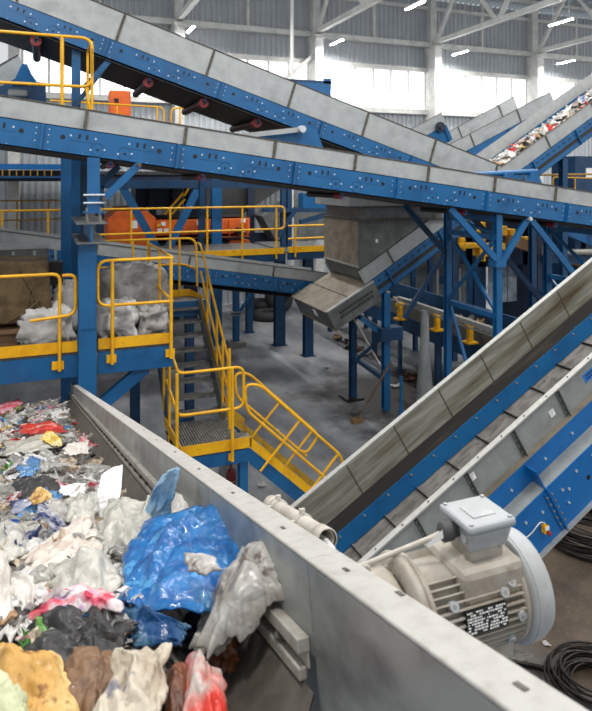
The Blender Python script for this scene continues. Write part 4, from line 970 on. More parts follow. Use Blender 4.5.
MB().box(xY(440, 20.9), xY(452, 20.9), 20.95, 21, atY(430, 285, 20.9).z, atY(430, 277, 20.9).z).build('panel', 'blue_old', t)
for p in (415, 438, 460): MB().box(xY(p, 20.9), xY(p + 1.5, 20.9), 20.94, 21, .2, atY(430, 270, 20.9).z).build('stiffener', 'galv', t)
t = thing('steel_support', 'dark blue frame of beams under the right end of the long conveyor', 'support frame', (xY(560, 14.6), 14.6, 0))
MB().beam(atY(545, 258, 14.6), atY(625, 262, 14.6), .2, .25).build('beam', 'blue_old', t)
MB().beam(atY(545, 222, 14.6), atY(610, 250, 14.6), .2, .25).build('beam', 'blue', t)
MB().tube([atY(560, 252, 14.3), atY(610, 252, 14.3)], .09, 10).build('shaft', 'bolt_dull', t)
for p in (586, 622): MB().ibeam((xY(p, 14.6), 14.6, 0), (xY(p, 14.6), 14.6, 4.1), .2, .2).build('leg', 'navy', t)
t = thing('blue_cabinet', 'blue machine housing with cross braces behind the right railing', 'machine', (xY(592, 15.5), 15.5, 4))
MB().box(xY(575, 15.5), xY(640, 15.5), 15.5, 16.5, 0, atY(575, 156, 15.5).z).build('body', 'blue_old', t)
MB().box(xY(588, 15.4), xY(594, 15.4), 15.47, 15.5, atY(575, 178, 15.5).z, atY(575, 168, 15.5).z).build('notice', 'label_white', t)
t = rail_thing('yellow railing loop beside the right end of the long conveyor', (xY(565, 14), 14, 5))
Yr = 14.2; z_ = atY(565, 177, Yr).z
tub(t, 'rail_loop', [(xY(553, Yr), Yr, z_ - .7), (xY(553, Yr), Yr, z_), (xY(610, Yr), Yr, z_ - .05)], fil=.1)
for p in (566, 575): MB().tube([(xY(p, Yr), Yr, z_ - .9), (xY(p, Yr), Yr, z_)], RR, 8).build('post', 'yellow', t)
tag(MB().tube([atY(540, 175, 14.4), atY(610, 174, 14.4)], .03, 8).build('pipe', 'yellow_old'), 'thin ochre pipe above the right railing loop', 'pipe')
t = thing('right_walkway', 'blue beam walkway under the right railing loop', 'walkway', (xY(575, 14.3), 14.3, 0))
MB().box(xY(545, 14.3), xY(625, 14.3), 14.25, 15.3, z_ - 1.05, z_ - .9).build('deck', 'blue_old', t)
for p in (548, 620): MB().ibeam((xY(p, 14.4), 14.8, 0), (xY(p, 14.4), 14.8, z_ - 1.05), .15, .15).build('leg', 'navy', t)

# --- upper walkway at the left
YU = 10.25
t = rail_thing('yellow railing of the upper walkway in front of the steep conveyor', (xY(40, YU), YU, 6))
zt = atY(60, 36, YU).z; zm = atY(60, 85.5, YU).z; xe = xY(92, YU)
tub(t, 'rail_loop', [(xY(-40, YU), YU, zt), (xe, YU, zt), (xe, YU, zm), (xY(-40, YU), YU, zm)], fil=.16, r=.024)
x = xY(62, YU); MB().tube([(x, YU, zm - .6), (x, YU, zt)], .028, 8).build('post', 'yellow', t); MB().tube([(xe, YU, zm - .6), (xe, YU, zt - .1)], .024, 8).build('post', 'yellow', t)
xs_ = xY(87, YU)
tub(t, 'return_rail', [(xe, YU + .05, zt - .05), (xe - .03, YU + .55, zt - .1), (xe - .03, YU + .55, zm - .6)], fil=.1)
MB().tube([(xe, YU, zm - .55), (xe - .05, YU + .55, zm + .05)], .02, 8).build('brace', 'yellow', t)
t = thing('upper_walkway', 'blue upper walkway deck behind the long conveyor at the left', 'walkway', (xY(20, YU), YU, 5))
MB().box(xY(-45, YU), xe + .02, YU - .03, YU + .5, zm - .72, zm - .6).box(xY(-45, YU), xY(48, YU), YU + .5, 13.4, zm - .72, zm - .6).build('deck', 'blue_old', t)
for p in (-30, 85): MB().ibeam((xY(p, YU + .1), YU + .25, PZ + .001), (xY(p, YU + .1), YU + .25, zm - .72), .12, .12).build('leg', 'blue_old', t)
Yf = 15.6
t = thing('rear_upper_walkway', 'narrow far upper walkway deck behind the steep conveyor', 'walkway', (xY(140, Yf), Yf, 6))
zf = atY(130, 106, Yf).z
MB().box(xY(20, Yf), xY(215, Yf), Yf, Yf + 1.2, zf - .85, zf - .7).build('deck', 'blue_old', t)
for p in (-25, 72, 208): MB().ibeam((xY(p, Yf), Yf + .75, 3.24), (xY(p, Yf), Yf + .6, zf - .85), .15, .15).build('leg', 'blue_old', t)
t = rail_thing('thin yellow far railing beside the orange cabinet', (xY(130, Yf), Yf, 6))
tub(t, 'rail_loop', [(xY(50, Yf), Yf, zf + .05), (xY(164, Yf), Yf, zf), (xY(164, Yf), Yf, zf - .6)], fil=.15); tub(t, 'rail_loop', [(xY(212, Yf), Yf, zf), (xY(171, Yf), Yf, zf), (xY(171, Yf), Yf, zf - .6)], fil=.15)
for p in (50, 117, 157, 180): MB().tube([(xY(p, Yf), Yf, zf - .7), (xY(p, Yf), Yf, zf)], RR, 8).build('post', 'yellow', t)
t = thing('orange_cabinet', 'orange control cabinet standing behind the far yellow railing', 'cabinet', (xY(120, 16.2), 16.2, zf - .7))
a, b = atY(110, 110, 16.2), atY(131, 91, 16.2); MB().box(a.x, b.x, 16.2, 16.7, zf - .7, b.z).build('body', 'orange', t, bevel=.02)
MB().box(a.x + .1, a.x + .2, 16.18, 16.2, b.z - .3, b.z - .2).build('switch', 'black', t); MB().box(a.x - .3, a.x, 16.25, 16.6, zf - .7, zf - .2).build('side_box', 'orange', t)
t = thing('drive_box', 'blue machine box with motor on the upper walkway at the left', 'machine', (xY(15, 12.8), 12.8, 5.5))
a, b = atY(-10, 108, 12.4), atY(46, 88, 12.4)
MB().box(a.x, b.x, 12.4, 13.2, zm - .6, b.z).build('body', 'blue', t); MB().box(xY(8, 12.3), xY(28, 12.3), 12.2, 12.4, atY(20, 97, 12.3).z, atY(20, 90, 12.3).z).build('gearbox', 'galv', t, bevel=.03)
MB().box(xY(36, 12.3), xY(46, 12.3), 12.3, 12.4, zm - .6, atY(36, 82, 12.3).z).build('panel', 'blue', t)
t = thing('blue_hopper', 'blue hopper top showing above the steep conveyor', 'hopper', (xY(315, 13), 13, 6))
a, b = atY(296, 104, 12.69), atY(331, 84, 12.69); MB().box(a.x, b.x, 12.69, 13.5, zA(b.x) + .1, b.z).build('body', 'blue', t); MB().box(a.x - .2, b.x + .02, 12.7, 13.55, b.z, b.z + .06).build('rim', 'blue_old', t)
MB().box(b.x - .17, b.x + .01, 12.7, 12.72, b.z - .1, b.z + .12).build('latch', 'blue', t)
# guard and pipe lying on top of the long conveyor
t = thing('pulley_guard', 'blue wedge shaped pulley guard between the two upper conveyors', 'guard', (xY(290, 9.95), 9.95, 5.5))
MB().prism([atY(232, 137, 9.99), atY(305, 127, 9.99), atY(316, 129, 9.99), atY(330, 165, 9.99), atY(235, 150, 9.99)], (0, .15, 0)).build('wedge', 'blue', t)
MB().beam(atY(232, 137, 9.9), atY(305, 129, 9.9), .05, .08).build('arm', 'galv', t); MB().cyl(atY(303, 129, 9.8), atY(303, 129, 9.8) + Vector((0, .15, 0)), .06, 10).build('pivot', 'bolt', t)
t = thing('belt_scraper', 'blue steel tube on two gussets bolted over the long conveyor rim', 'scraper', (xY(510, 8.7), 8.7, 5.3))
z1 = atY(482, 174, 8.7).z
MB().tube([atY(470, 175, 8.7), atY(537, 171.5, 8.7)], .045, 12).build('tube', 'blue', t)
for p in (506, 531):
    q = atY(p, 172.5, 8.7); zb2 = zB(q.x) + hbB + hgB - .03
    MB().prism([(q.x - .06, 8.6, q.z), (q.x + .06, 8.6, q.z), (q.x + .17, 8.6, zb2), (q.x - .14, 8.6, zb2)], (0, .15, 0)).build('gusset', 'blue', t)

# ================================================================== E: the steep near conveyor at lower right
aE = math.atan(.5825); YE = 4.44; wE = 1.1
q = atY(360, 564, YE)
ME = Matrix.Translation((q.x - 1.4, YE, q.z - 1.4 * math.tan(aE))) @ Euler((0, -aE, 0)).to_matrix().to_4x4()
tE = thing('inclined_conveyor', 'steep near conveyor with cleated belt, stained steel inside and bright blue frame', 'conveyor', mtx=ME)
LE = 8.2; cE = math.cos(aE)
b = lambda mb, n, m, p=tE, **k: mb.build(n, m, p, False, **k)
def lx(p, Y, off=0):          # belt coordinate of the rim under pixel column p
    qq = xY(p, Y) - (q.x - 1.4); return qq / cE
# far wall, stained inside panels
x = lx(480, YE + wE) % .6 - .6
while x < LE:
    a, c = max(x, 0), min(x + .6, LE)
    if c - a > .02:
        b(MB().box(a + .002, c - .002, wE, wE + .012, -.355, 0), 'inner_panel', 'stained')
        if a > 0: b(MB().box(a - .006, a + .006, wE - .004, wE, -.355, -.005), 'panel_seam', 'rusty')
    x += .6
b(MB().box(0, LE, wE - .005, wE + .05, 0, .014), 'far_rim', 'galv_rim')
b(MB().add([(0, wE - .002, -.35), (LE, wE - .002, -.35), (LE, wE - .055, -.48), (0, wE - .055, -.48)], [(0, 1, 2, 3)]), 'rubber_skirt', 'rubber')
b(MB().add([(0, wE - .06, -.465), (LE, wE - .06, -.465), (LE, wE - .105, -.622), (0, wE - .105, -.622), (0, wE - .05, -.465), (LE, wE - .05, -.465)], [(0, 1, 2, 3), (1, 0, 4, 5)]), 'inner_strip', 'blue')  # darker blue than the outer frame: shade inside the trough put into colour
mb = MB(); x = .2
while x < LE - .1: mb.cyl((x, wE - .065, -.495), (x, wE - .085, -.49), .011, 8); x += .3
tag(b(mb, 'strip_bolts', 'bolt_dull'), kind='stuff')
b(MB().box(0, LE, .02, wE - .06, -.645, -.63), 'belt', 'belt_dusty')
x = .1
while x < LE:
    b(MB().box(x, x + .012, .02, wE - .11, -.63, -.605), 'belt_cleat', 'black'); b(MB().box(x + .012, x + .03, .02, wE - .112, -.63, -.612), 'cleat_base', 'belt_dusty'); x += .41
# near wall
off = (ME.inverted() @ atY(563, 404, YE)).x % .56
x = off - .56
ei = []
while x < LE:
    a, c = max(x, 0), min(x + .56, LE)
    if c - a > .02: b(MB().box(a + .002, c - .002, 0, .012, -.29, 0), 'outer_panel', 'galv_mid')
    if a > 0: ei.append(a)
    x += .56
for e in ei:
    rb = b(MB().box(e - .004, e + .004, -.04, .0, -.29, -.012).box(e - .03, e + .004, -.006, .0, -.29, -.012), 'panel_rib', 'galv_dark')
    mb = MB()
    for k in range(4): mb.cyl((e - .016, -.014, -.05 - k * .065), (e - .016, -.004, -.05 - k * .065), .008, 8)
    tag(b(mb, 'rib_bolts', 'bolt_dull', rb), kind='stuff')
b(MB().box(0, LE, -.035, .02, -.0, .014), 'near_rim', 'galv_rim')
mb = MB(); x = .1
while x < LE: mb.cyl((x, -.012, .016), (x, -.012, .02), .008, 8); x += .28
tag(b(mb, 'rim_bolts', 'rusty'), kind='stuff')
b(MB().box(0, LE, -.055, .0, -.31, -.29), 'ledge', 'chute_tan')
pm = 1.12
x = (ME.inverted() @ atY(543, 486, YE - .19)).x % pm - pm; k = 0
while x < LE:
    a, c = max(x, 0), min(x + pm, LE)
    if c - a > .02:
        b(MB().box(a + .003, c - .003, -.06, -.05, -.49, -.30), 'upper_frame_plate', 'blue_near')
        b(MB().add([(a + .003, -.06, -.485), (c - .003, -.06, -.485), (c - .003, -.19, -.50), (a + .003, -.19, -.50), (a + .003, -.06, -.495), (c - .003, -.06, -.495), (c - .003, -.19, -.51), (a + .003, -.19, -.51)], [(0, 3, 2, 1), (4, 5, 6, 7), (2, 3, 7, 6)]), 'shelf_plate', 'galv_mid')
        b(MB().box(a + .003, c - .003, -.20, -.188, -.92, -.50), 'outer_frame_plate', 'blue_near')
        b(MB().box(a + .003, c - .003, -.235, -.188, -.94, -.92), 'bottom_flange', 'galv')
        if a > 0:
            rb = b(MB().box(a - .006, a + .006, -.20, -.05, -.50, -.31).box(a - .006, a + .006, -.235, -.20, -.93, -.48).box(a - .04, a + .04, -.211, -.2, -.9, -.52), 'joint_plate', 'blue_near')
            mb = MB()
            for kk in range(5):
                for sg in (-.028, .028): mb.cyl((a + sg, -.224, -.56 - kk * .07), (a + sg, -.21, -.56 - kk * .07), .009, 8)
            tag(b(mb, 'joint_bolts', 'bolt_dull', rb), kind='stuff')
        mb = MB()
        for (u, v) in ((.14, -.66), (.14, -.8), (.2, -.7), (.34, -.62), (.55, -.62), (.62, -.8), (.82, -.64), (.95, -.8), (1.0, -.68)):
            if a + u < c - .05: mb.cyl((a + u, -.212, v + .04), (a + u, -.198, v + .04), .012, 8)
        for u in (.2, .55, .9):
            if a + u < c - .05: mb.cyl((a + u, -.075, -.40), (a + u, -.06, -.40), .011, 8)
        tag(b(mb, 'frame_bolts', 'bolt'), kind='stuff')
        if a + .45 < c: b(MB().cyl((a + .42, -.202, -.72), (a + .42, -.198, -.72), .022, 12), 'access_hole', 'black')
    x += pm
b(MB().box(0, LE, -.18, wE + .02, -.95, -.94), 'return_belt', 'belt')
b(MB().box(0, LE, wE + .012, wE + .03, -.93, -.4), 'far_frame', 'blue')
for (xx, zz) in ((.8, 0), (7.9, 0)):
    for yy in (-.12, wE - .02):
        g = ME @ Vector((xx, yy, -.94)); MB().ibeam((g.x, g.y, 0), (g.x, g.y, g.z), .12, .12).build('leg', 'blue', tE)
# stickers on the near wall
def sticker(p, y, w_, h_, m, n, Y=YE):
    v = ME.inverted() @ atY(p, y, YE - .0); return b(MB().box(v.x - w_ / 2, v.x + w_ / 2, -.003, -.0005, v.z - h_ / 2, v.z + h_ / 2), n, m), v
for (p, y) in ((552, 413), (472.5, 476.5)):
    s_, v = sticker(p, y, .055, .065, 'label_white', 'label')
    mb = MB()
    for k in range(3): mb.box(v.x - .018, v.x + .018 - .008 * k, -.0042, -.003, v.z + .018 - k * .018, v.z + .024 - k * .018)
    b(mb, 'print', 'bolt_dull', s_)
s_, v = sticker(590, 374, .17, .085, 'sticker_blue', 'blue_sign')
mb = MB()
for k in range(2):
    for j in range(5): mb.box(v.x - .055 + j * .024, v.x - .055 + j * .024 + .017, -.0045, -.003, v.z + .008 - k * .03, v.z + .026 - k * .03)
b(mb, 'lettering', 'navy', s_)
# emergency stop on the blue frame
v = ME.inverted() @ atY(543, 527, YE - .2)
es = thing('emergency_stop', 'yellow emergency stop box with red button on the blue frame', 'switch', mtx=ME @ Matrix.Translation((v.x, -.2, v.z)) @ Euler((0, R(-60), 0)).to_matrix().to_4x4())
MB().box(-.035, .03, -.05, -.001, -.024, .024).build('box', 'yellow', es, False, bevel=.006); MB().lathe([(0, 0), (0, .012), (.02, .012), (.022, .019), (.034, .017), (.036, 0)], (-.015, -.05, 0), (-.35, -1, -.3), 16).build('button', 'red', es, False)
MB().box(.0, .028, -.052, -.05, -.02, .02).build('plate', 'label_white', es, False)
c0 = [ME @ Vector((v.x + .02, -.22, v.z + .04)), ME @ Vector((v.x - .02, -.24, v.z + .1)), ME @ Vector((v.x - .16, -.22, v.z + .05)), ME @ Vector((v.x - .3, -.21, v.z + .11))]
MB().tube(fillet(c0, .06), .005, 6).build('cable', 'lamp_body', es)
# rail bars under E at the floor: coil bundles, plank and scraps
def coil(label, p, y, r, h, n=26):
    c = atZ(p, y, 0); rnd = random.Random(p); t = thing('wire_coil', label, 'wire coil', (c.x, c.y, 0))
    for k in range(n):
        rr = r * rnd.uniform(.7, 1.05); zz = .02 + h * (k / n) + rnd.uniform(-.01, .02); ex = rnd.uniform(-.06, .06); ey = rnd.uniform(-.06, .06); til = rnd.uniform(-.06, .06)
        MB().tube([(c.x + ex + rr * math.cos(a_), c.y + ey + rr * math.sin(a_), max(.012, zz + til * math.cos(a_ + k))) for a_ in [2 * math.pi * j / 22 for j in range(22)]], .012, 5, closed=True).build('wire_loop', 'wire', t)
coil('dark wire coil lying on the dirty floor under the blue frame', 588, 538, .62, .3, 34)
coil('dark wire coil lying nearest the trough on the brown floor', 596, 692, .42, .14, 26)
t = thing('floor_plank', 'flat dirty board lying on the brown floor by the motor', 'board', (atZ(520, 665, 0).x, atZ(520, 665, 0).y, 0))
a, b_, c_, d_ = atZ(480, 655, .05), atZ(563, 672, .05), atZ(560, 662, .05), atZ(478, 645, .05)
MB().prism([a, b_, c_, d_], (0, 0, .03)).build('board', 'belt_dusty', t); MB().prism([v + Vector((0, .02, -.05)) for v in (a, b_, c_, d_)], (0, 0, .045)).build('batten', 'black', t)
for k, (p, y, s, l) in enumerate(((546, 643, .05, 'small white paper scrap on the brown floor beside the fan cowl'), (536, 632, .045, 'white paper scrap half hidden by the fan cowl'), (541, 667, .07, 'clear film scrap at the edge of the floor board'), (556, 668, .04, 'grey scrap beside the floor board end'), (560, 676, .03, 'tiny green and white carton on the floor by the wire coil'))):
    c = atZ(p, y, .02); piece(('f_white', 'f_white', 'f_clear', 'f_grey', 'f_green')[k], Matrix.Translation(c) @ rotm(.1, .1, k) @ Matrix.Scale(s, 4), CR[k], 'floor_scrap', l, 'scrap')
# grey-brown broom-like blue rod near the trestle, dirt patch scraps on the open floor
q = atZ(401, 432, 0)
t = thing('blue_stake', 'blue flared stake standing on the floor near the trestle', 'stake', (q.x, q.y, 0))
MB().tube([(q.x, q.y, 1.15), (q.x, q.y, .5)], .035, 8).build('rod', 'blue', t); MB().tube([(q.x, q.y, .5), (q.x, q.y, 0)], [.04, .14], 8).build('flare', 'blue', t)
q = atZ(357, 423, 0)
t = thing('floor_broom', 'wooden handled broom leaning at the trestle foot', 'broom', (q.x, q.y, 0))
MB().tube([(q.x, q.y, .06), (q.x + .9, q.y + .1, 1.2)], .02, 6).build('handle', 'wood', t); MB().box(q.x - .12, q.x + .12, q.y - .06, q.y + .06, .005, .1).build('head', 'cardboard', t)
for k, (p, y, s, l) in enumerate(((327, 367, .1, 'white scrap on the bare concrete below the chute hood'), (396, 386, .18, 'white crumpled scrap on the floor beside the trestle'), (277, 430, .05, 'tiny scrap on the floor behind the lower stair railing'), (262, 485, .09, 'white scrap on the dark floor under the lower stairs'))):
    piece('f_white', Matrix.Translation(atZ(p, y, .03)) @ Matrix.Scale(s, 4), CR[k + 5], 'floor_scrap', l, 'scrap')

# ================================================================== F: foreground trough
D = ray(42, 362).normalized(); O = atd(592, 711, .531)
lat = D.cross(Vector((0, 0, 1))).normalized(); upT = lat.cross(D)
MF = Matrix(((D.x, -lat.x, upT.x, O.x), (D.y, -lat.y, upT.y, O.y), (D.z, -lat.z, upT.z, O.z), (0, 0, 0, 1)))   # x: down the belt, y: left, z: up off the rim
MFI = MF.inverted()
def WP(p, y, h):       # trough coordinates of the pixel ray at a level h under the rim
    rr = MFI.to_3x3() @ ray(p, y); c = MFI @ CAM; k = (-h - c.z) / rr.z; return c + rr * k
tF = thing('waste_trough', 'foreground galvanised conveyor trough with pale rim, full of waste', 'conveyor', mtx=MF)
b = lambda mb, n, m, p=tF, **k: mb.build(n, m, p, False, **k)
FW = .055; seams = []
for p in (208, 306.5):
    seams.append(min((abs((lambda v: CX + F * (v - CAM).dot(rt) / (v - CAM).dot(fw))(MF @ Vector((t_, FW, 0))) - p), t_) for t_ in [k * .004 for k in range(600)])[1])
cuts = [-.5] + sorted(seams) + [2.6, 4.0, 6.0, 9.3]
for a, c in zip(cuts, cuts[1:]):
    b(MB().box(a + .0006, c - .0006, .0, FW, -.006, 0), 'rim_flange', 'trough_rim', bevel=.0025)
    b(MB().box(a + .0012, c - .0012, FW - .003, FW, -.42 if c <= min(seams) + .01 else -.13, -.0062), 'wall_plate', 'trough_wall')
b(MB().box(-.5, 9.3, .0, .003, -.4, -.006), 'outer_skin', 'galv')
tend = WP(312, 645, .12).x
# two skirt clamp bars and the sloped skirt, ending just short of the discharge
b(MB().box(tend, 9.3, FW, FW + .02, -.128, -.108).box(tend, 9.3, FW + .002, FW + .006, -.15, -.128), 'clamp_bar', 'clamp', bevel=.004)
b(MB().box(tend + .005, 9.3, FW + .006, FW + .02, -.165, -.147), 'clamp_bar', 'clamp', bevel=.003)
mb = MB(); x = tend + .1
while x < 8: mb.cyl((x, FW + .012, -.140), (x, FW + .022, -.136), .006, 8); x += .16
tag(b(mb, 'clamp_bolts', 'rusty'), kind='stuff')
b(MB().add([(tend - .03, FW + .012, -.166), (9.3, FW + .012, -.166), (9.3, FW + .11, -.255), (tend - .12, FW + .11, -.255), (tend - .03, FW + .012, -.172), (9.3, FW + .012, -.172), (9.3, FW + .11, -.262), (tend - .12, FW + .11, -.262)], [(0, 3, 2, 1), (4, 5, 6, 7), (0, 4, 7, 3)]), 'skirt_plate', 'skirt_plate')
b(MB().box(tend - .15, 9.3, FW + .1, 1.45, -.275, -.265), 'belt', 'belt_dusty')
b(MB().cyl((tend - .14, FW + .1, -.345), (tend - .14, 1.45, -.345), .075, 24), 'head_drum', 'belt')
b(MB().box(-.5, 9.3, 1.46, 1.48, -.3, -.02), 'far_wall_plate', 'trough_wall'); b(MB().box(-.5, 9.3, 1.46, 1.51, -.02, -.012), 'far_rim_flange', 'trough_rim')
b(MB().box(-.5, 9.3, .005, .05, -.5, -.4).box(tend - .5, tend + .2, .06, 1.4, -.52, -.48), 'blue_frame', 'blue_near')
mb = MB()
for (p, y) in ((123, 416), (144, 430), (157, 440), (175, 452), (199, 469), (233, 493), (283, 528), (346, 570), (400, 594), (521, 687)):
    v = WP(p, y, 0); mb.box(v.x - .008, v.x + .008, v.y - .003, v.y + .003, 0.0002, .0012)
tag(b(mb, 'rim_slots', 'rusty'), kind='stuff')
for xx in (2.5, 6.5):
    for yy in (.03, 1.44):
        g = MF @ Vector((xx, yy, -.5)); MB().ibeam((g.x, g.y, 0), (g.x, g.y, g.z), .1, .1).build('leg', 'blue', tF)
# conduit clipped to the outside of the rim
t = thing('conduit_pipe', 'pale plastic conduit with clips along the outside of the trough rim', 'pipe', mtx=MF)
def on_y(p, y, yy):
    rr = MFI.to_3x3() @ ray(p, y); c = MFI @ CAM; k = (yy - c.y) / rr.y; return c + rr * k
pa, pb = on_y(273, 507, -.03), on_y(326, 537, -.03)
pa.z = pb.z = (pa.z + pb.z) / 2
rad = .0165
MB().lathe([(0, rad * .82), (0, rad), ((pb - pa).length, rad), ((pb - pa).length, rad * .82), ((pb - pa).length - .05, rad * .8)], pa, pb - pa, 20).build('pipe', 'pvc', t, False)
MB().lathe([(0, 0), (0, rad * .8)], pa, pb - pa, 20).build('end_plug', 'pvc', t, False)
for f in (.03, .98): 
    c = pa.lerp(pb, f); dd = (pb - pa).normalized(); MB().lathe([(-.02, rad * 1.0), (-.02, rad * 1.12), (.012, rad * 1.12), (.012, rad)], c, dd, 20).build('socket_collar', 'pvc', t, False)
for f in (.14, .62):
    c = pa.lerp(pb, f); dd = (pb - pa).normalized(); cl = MB().lathe([(-.005, rad * 1.01), (-.005, rad * 1.2), (.005, rad * 1.2), (.005, rad * 1.01)], c, dd, 20).build('pipe_clip', 'pvc', t, False)
    MB().cyl(c + Vector((0, .0, rad * 1.1)), c + Vector((0, .0, rad * 1.65)), .006, 10).build('clip_screw', 'pvc', cl, False); MB().box(c.x - .006, c.x + .006, c.y + rad * .7, c.y + rad * 1.6, c.z - .002, c.z + .01).build('clip_ear', 'pvc', cl, False)
MB().tube([pb + (pa - pb).normalized() * .06, pb + Vector((0, .0, -.004)), pb - Vector((.03, 0, .012))], .005, 8).build('cable', 'lamp_body', t, False)

# ================================================================== MOTOR
Ym = .89; zm_ = 4.508
MXT = [(380, .432), (424, .524), (437, .540), (452, .560), (517, .727), (556, .775)]
def mx(p):          # stations along the shaft
    for (a0, v0), (a1, v1) in zip(MXT, MXT[1:]):
        if p <= a1: return v0 + (v1 - v0) * (p - a0) / (a1 - a0)
    return MXT[-1][1]
t = thing('gear_motor', 'dusty grey electric gear motor with cooling fins and terminal box beside the trough', 'motor', (mx(470), Ym, zm_))
AX = Vector((1, 0, 0)); x_f, x_b, x_e = mx(428), mx(452), mx(556)
L_ = lambda prof, n, m, **k: MB().lathe(prof, (0, Ym, zm_), AX, 40).build(n, m, t, **k)
rb_, rc = .078, .087
L_([(mx(516), rb_ * .6), (mx(517), rc * .97), (mx(521), rc), (mx(541), rc), (mx(550), rc * .95), (x_e, rc * .8), (x_e + .002, 0)], 'fan_cowl', 'motor')
L_([(mx(522), rc * 1.002), (mx(522), rc * 1.012), (mx(526), rc * 1.012), (mx(526), rc * 1.002)], 'cowl_bead', 'motor')
L_([(x_b - .03, rb_ * .86), (mx(518), rb_ * .86), (mx(519), 0)], 'stator_body', 'motor_dusty')
L_([(mx(513), 0), (mx(513), rb_ * 1.0), (mx(516.5), rb_ * 1.02), (mx(517), .02)], 'rear_shield', 'motor_dusty')
L_([(x_b - .018, .0), (x_b - .018, rb_ * 1.06), (x_b - .012, rb_ * 1.08), (x_b - .006, rb_ * .98), (x_b - .004, rb_ * .95), (x_b - .004, 0)], 'front_shield', 'motor_dusty')
g0 = mx(398)
L_([(mx(380), 0), (mx(380), .045), (mx(384), .06), (g0, .072), (mx(412), .077), (mx(413), .077), (mx(418), .07), (mx(419), .058), (mx(425), .056), (x_b - .036, .056)], 'gearbox', 'motor_dusty')
L_([(mx(424), .05), (mx(424), .086), (mx(430), .089), (mx(436), .086), (mx(437), .05)], 'mounting_flange', 'motor_dusty')
for k in range(6):
    a_ = R(60 * k + 20); e = Vector((0, math.cos(a_), math.sin(a_)))
    MB().beam(Vector((mx(414), Ym, zm_)) + e * .06, Vector((mx(424), Ym, zm_)) + e * .072, .006, .02, e).build('web_rib', 'motor_dusty', t)
nf = 44
for k in range(nf):
    a_ = 2 * math.pi * k / nf
    if R(62) < a_ < R(118): continue
    e = Vector((0, math.cos(a_), math.sin(a_)))
    p0 = Vector((x_b - .01, Ym, zm_)) + e * (rb_ * .93); p1 = Vector((mx(512), Ym, zm_)) + e * (rb_ * .93)
    MB().beam(p0, p1, .0026, rb_ * .15, e).build('cooling_fin', 'motor_dusty', t)
# feature bosses on the visible side and the nameplate
def side(ang, x, rr=rb_ * 1.01): a_ = R(ang); return Vector((x, Ym - math.cos(a_) * rr, zm_ + math.sin(a_) * rr)), Vector((0, -math.cos(a_), math.sin(a_)))
for ang, p in ((30, 461), (30, 498), (2, 508), (-28, 503), (38, 505)):
    c, e = side(ang, mx(p)); bo = MB().cyl(c - e * .012, c + e * .003, .0075, 14).build('boss', 'motor', t); MB().cyl(c + e * .003, c + e * .0042, .0032, 8).build('boss_screw', 'bolt_dull', bo)
# nameplate (illegible stamped rows)
c, e = side(10, mx(482), rb_ * 1.03); uu = e.cross(AX).normalized()
if uu.z < 0: uu = -uu
MB().add([c - AX * .038 - uu * .017, c + AX * .038 - uu * .017, c + AX * .038 + uu * .017, c - AX * .038 + uu * .017, c - AX * .038 - uu * .017 - e * .006, c + AX * .038 - uu * .017 - e * .006, c + AX * .038 + uu * .017 - e * .006, c - AX * .038 + uu * .017 - e * .006],
         [(0, 1, 2, 3), (0, 4, 5, 1), (3, 2, 6, 7), (1, 5, 6, 2), (0, 3, 7, 4)]).build('nameplate', 'black', t)
mb = MB(); rnd = random.Random(4)
for j in range(8):
    x = -.036
    while x < .033:
        w_ = rnd.uniform(.0015, .005)
        if rnd.random() < .72:
            o_ = c + e * .0004 + AX * x + uu * (.0135 - j * .004); mb.add([o_, o_ + AX * w_, o_ + AX * w_ + uu * .0024, o_ + uu * .0024], [(0, 1, 2, 3)])
        x += w_ + .0012
mb.build('stamped_text', 'label_white', t)
# terminal box
bx0, bx1 = .626, .710; by0, by1 = .838, .917; bz0, bz1 = 4.604, 4.652
MB().box(bx0 + .01, bx1 - .01, by0 + .012, by1 - .01, zm_ + .03, bz0 + .002).build('box_pedestal', 'motor_dusty', t, bevel=.004)
MB().add([(bx0 + .006, by0 + .008, bz0), (bx1 - .006, by0 + .008, bz0), (bx1 - .006, by1 - .008, bz0), (bx0 + .006, by1 - .008, bz0), (bx0, by0, bz1 - .014), (bx1, by0, bz1 - .014), (bx1, by1, bz1 - .014), (bx0, by1, bz1 - .014)],
         [(0, 3, 2, 1), (4, 5, 6, 7), (0, 1, 5, 4), (1, 2, 6, 5), (2, 3, 7, 6), (3, 0, 4, 7)]).build('terminal_box', 'motor_box', t, bevel=.006)
MB().box(.606, .724, .826, .95, zm_ + .02, zm_ + .08).build('saddle', 'motor_dusty', t, bevel=.012)
lid = MB().box(bx0 - .004, bx1 + .004, by0 - .004, by1 + .004, bz1 - .013, bz1 + .0).build('box_lid', 'motor_box', t, bevel=.005)
for (x, y) in ((bx0 + .004, by0 + .004), (bx1 - .004, by0 + .004), (bx1 - .004, by1 - .004), (bx0 + .004, by1 - .004)): MB().cyl((x, y, bz1), (x, y, bz1 + .0025), .0035, 8).build('lid_screw', 'motor_box', lid)
MB().box(bx0 + .02, bx1 - .02, by0 + .02, by1 - .02, bz1, bz1 + .0015).build('lid_panel', 'motor_box', lid, bevel=.001)
gl = Vector((bx0 + .004, Ym - .01, bz0 + .024))
MB().lathe([(0, .012), (-.012, .012), (-.012, .015), (-.016, .0155), (-.028, .0155), (-.03, .013), (-.034, .008), (-.034, 0)], gl, AX, 16).build('cable_gland', 'cable', t)
MB().lathe([(0, .009), (-.0, .0)], gl, AX, 12).build('gland_plug', 'cable', t)
qc = atd(392, 565, .98)
MB().tube(fillet([gl + Vector((-.03, 0, 0)), gl + Vector((-.045, .0, -.004)), Vector((.47, Ym + .03, gl.z - .05))], .02), .0042, 8).build('supply_cable', 'pvc', t)
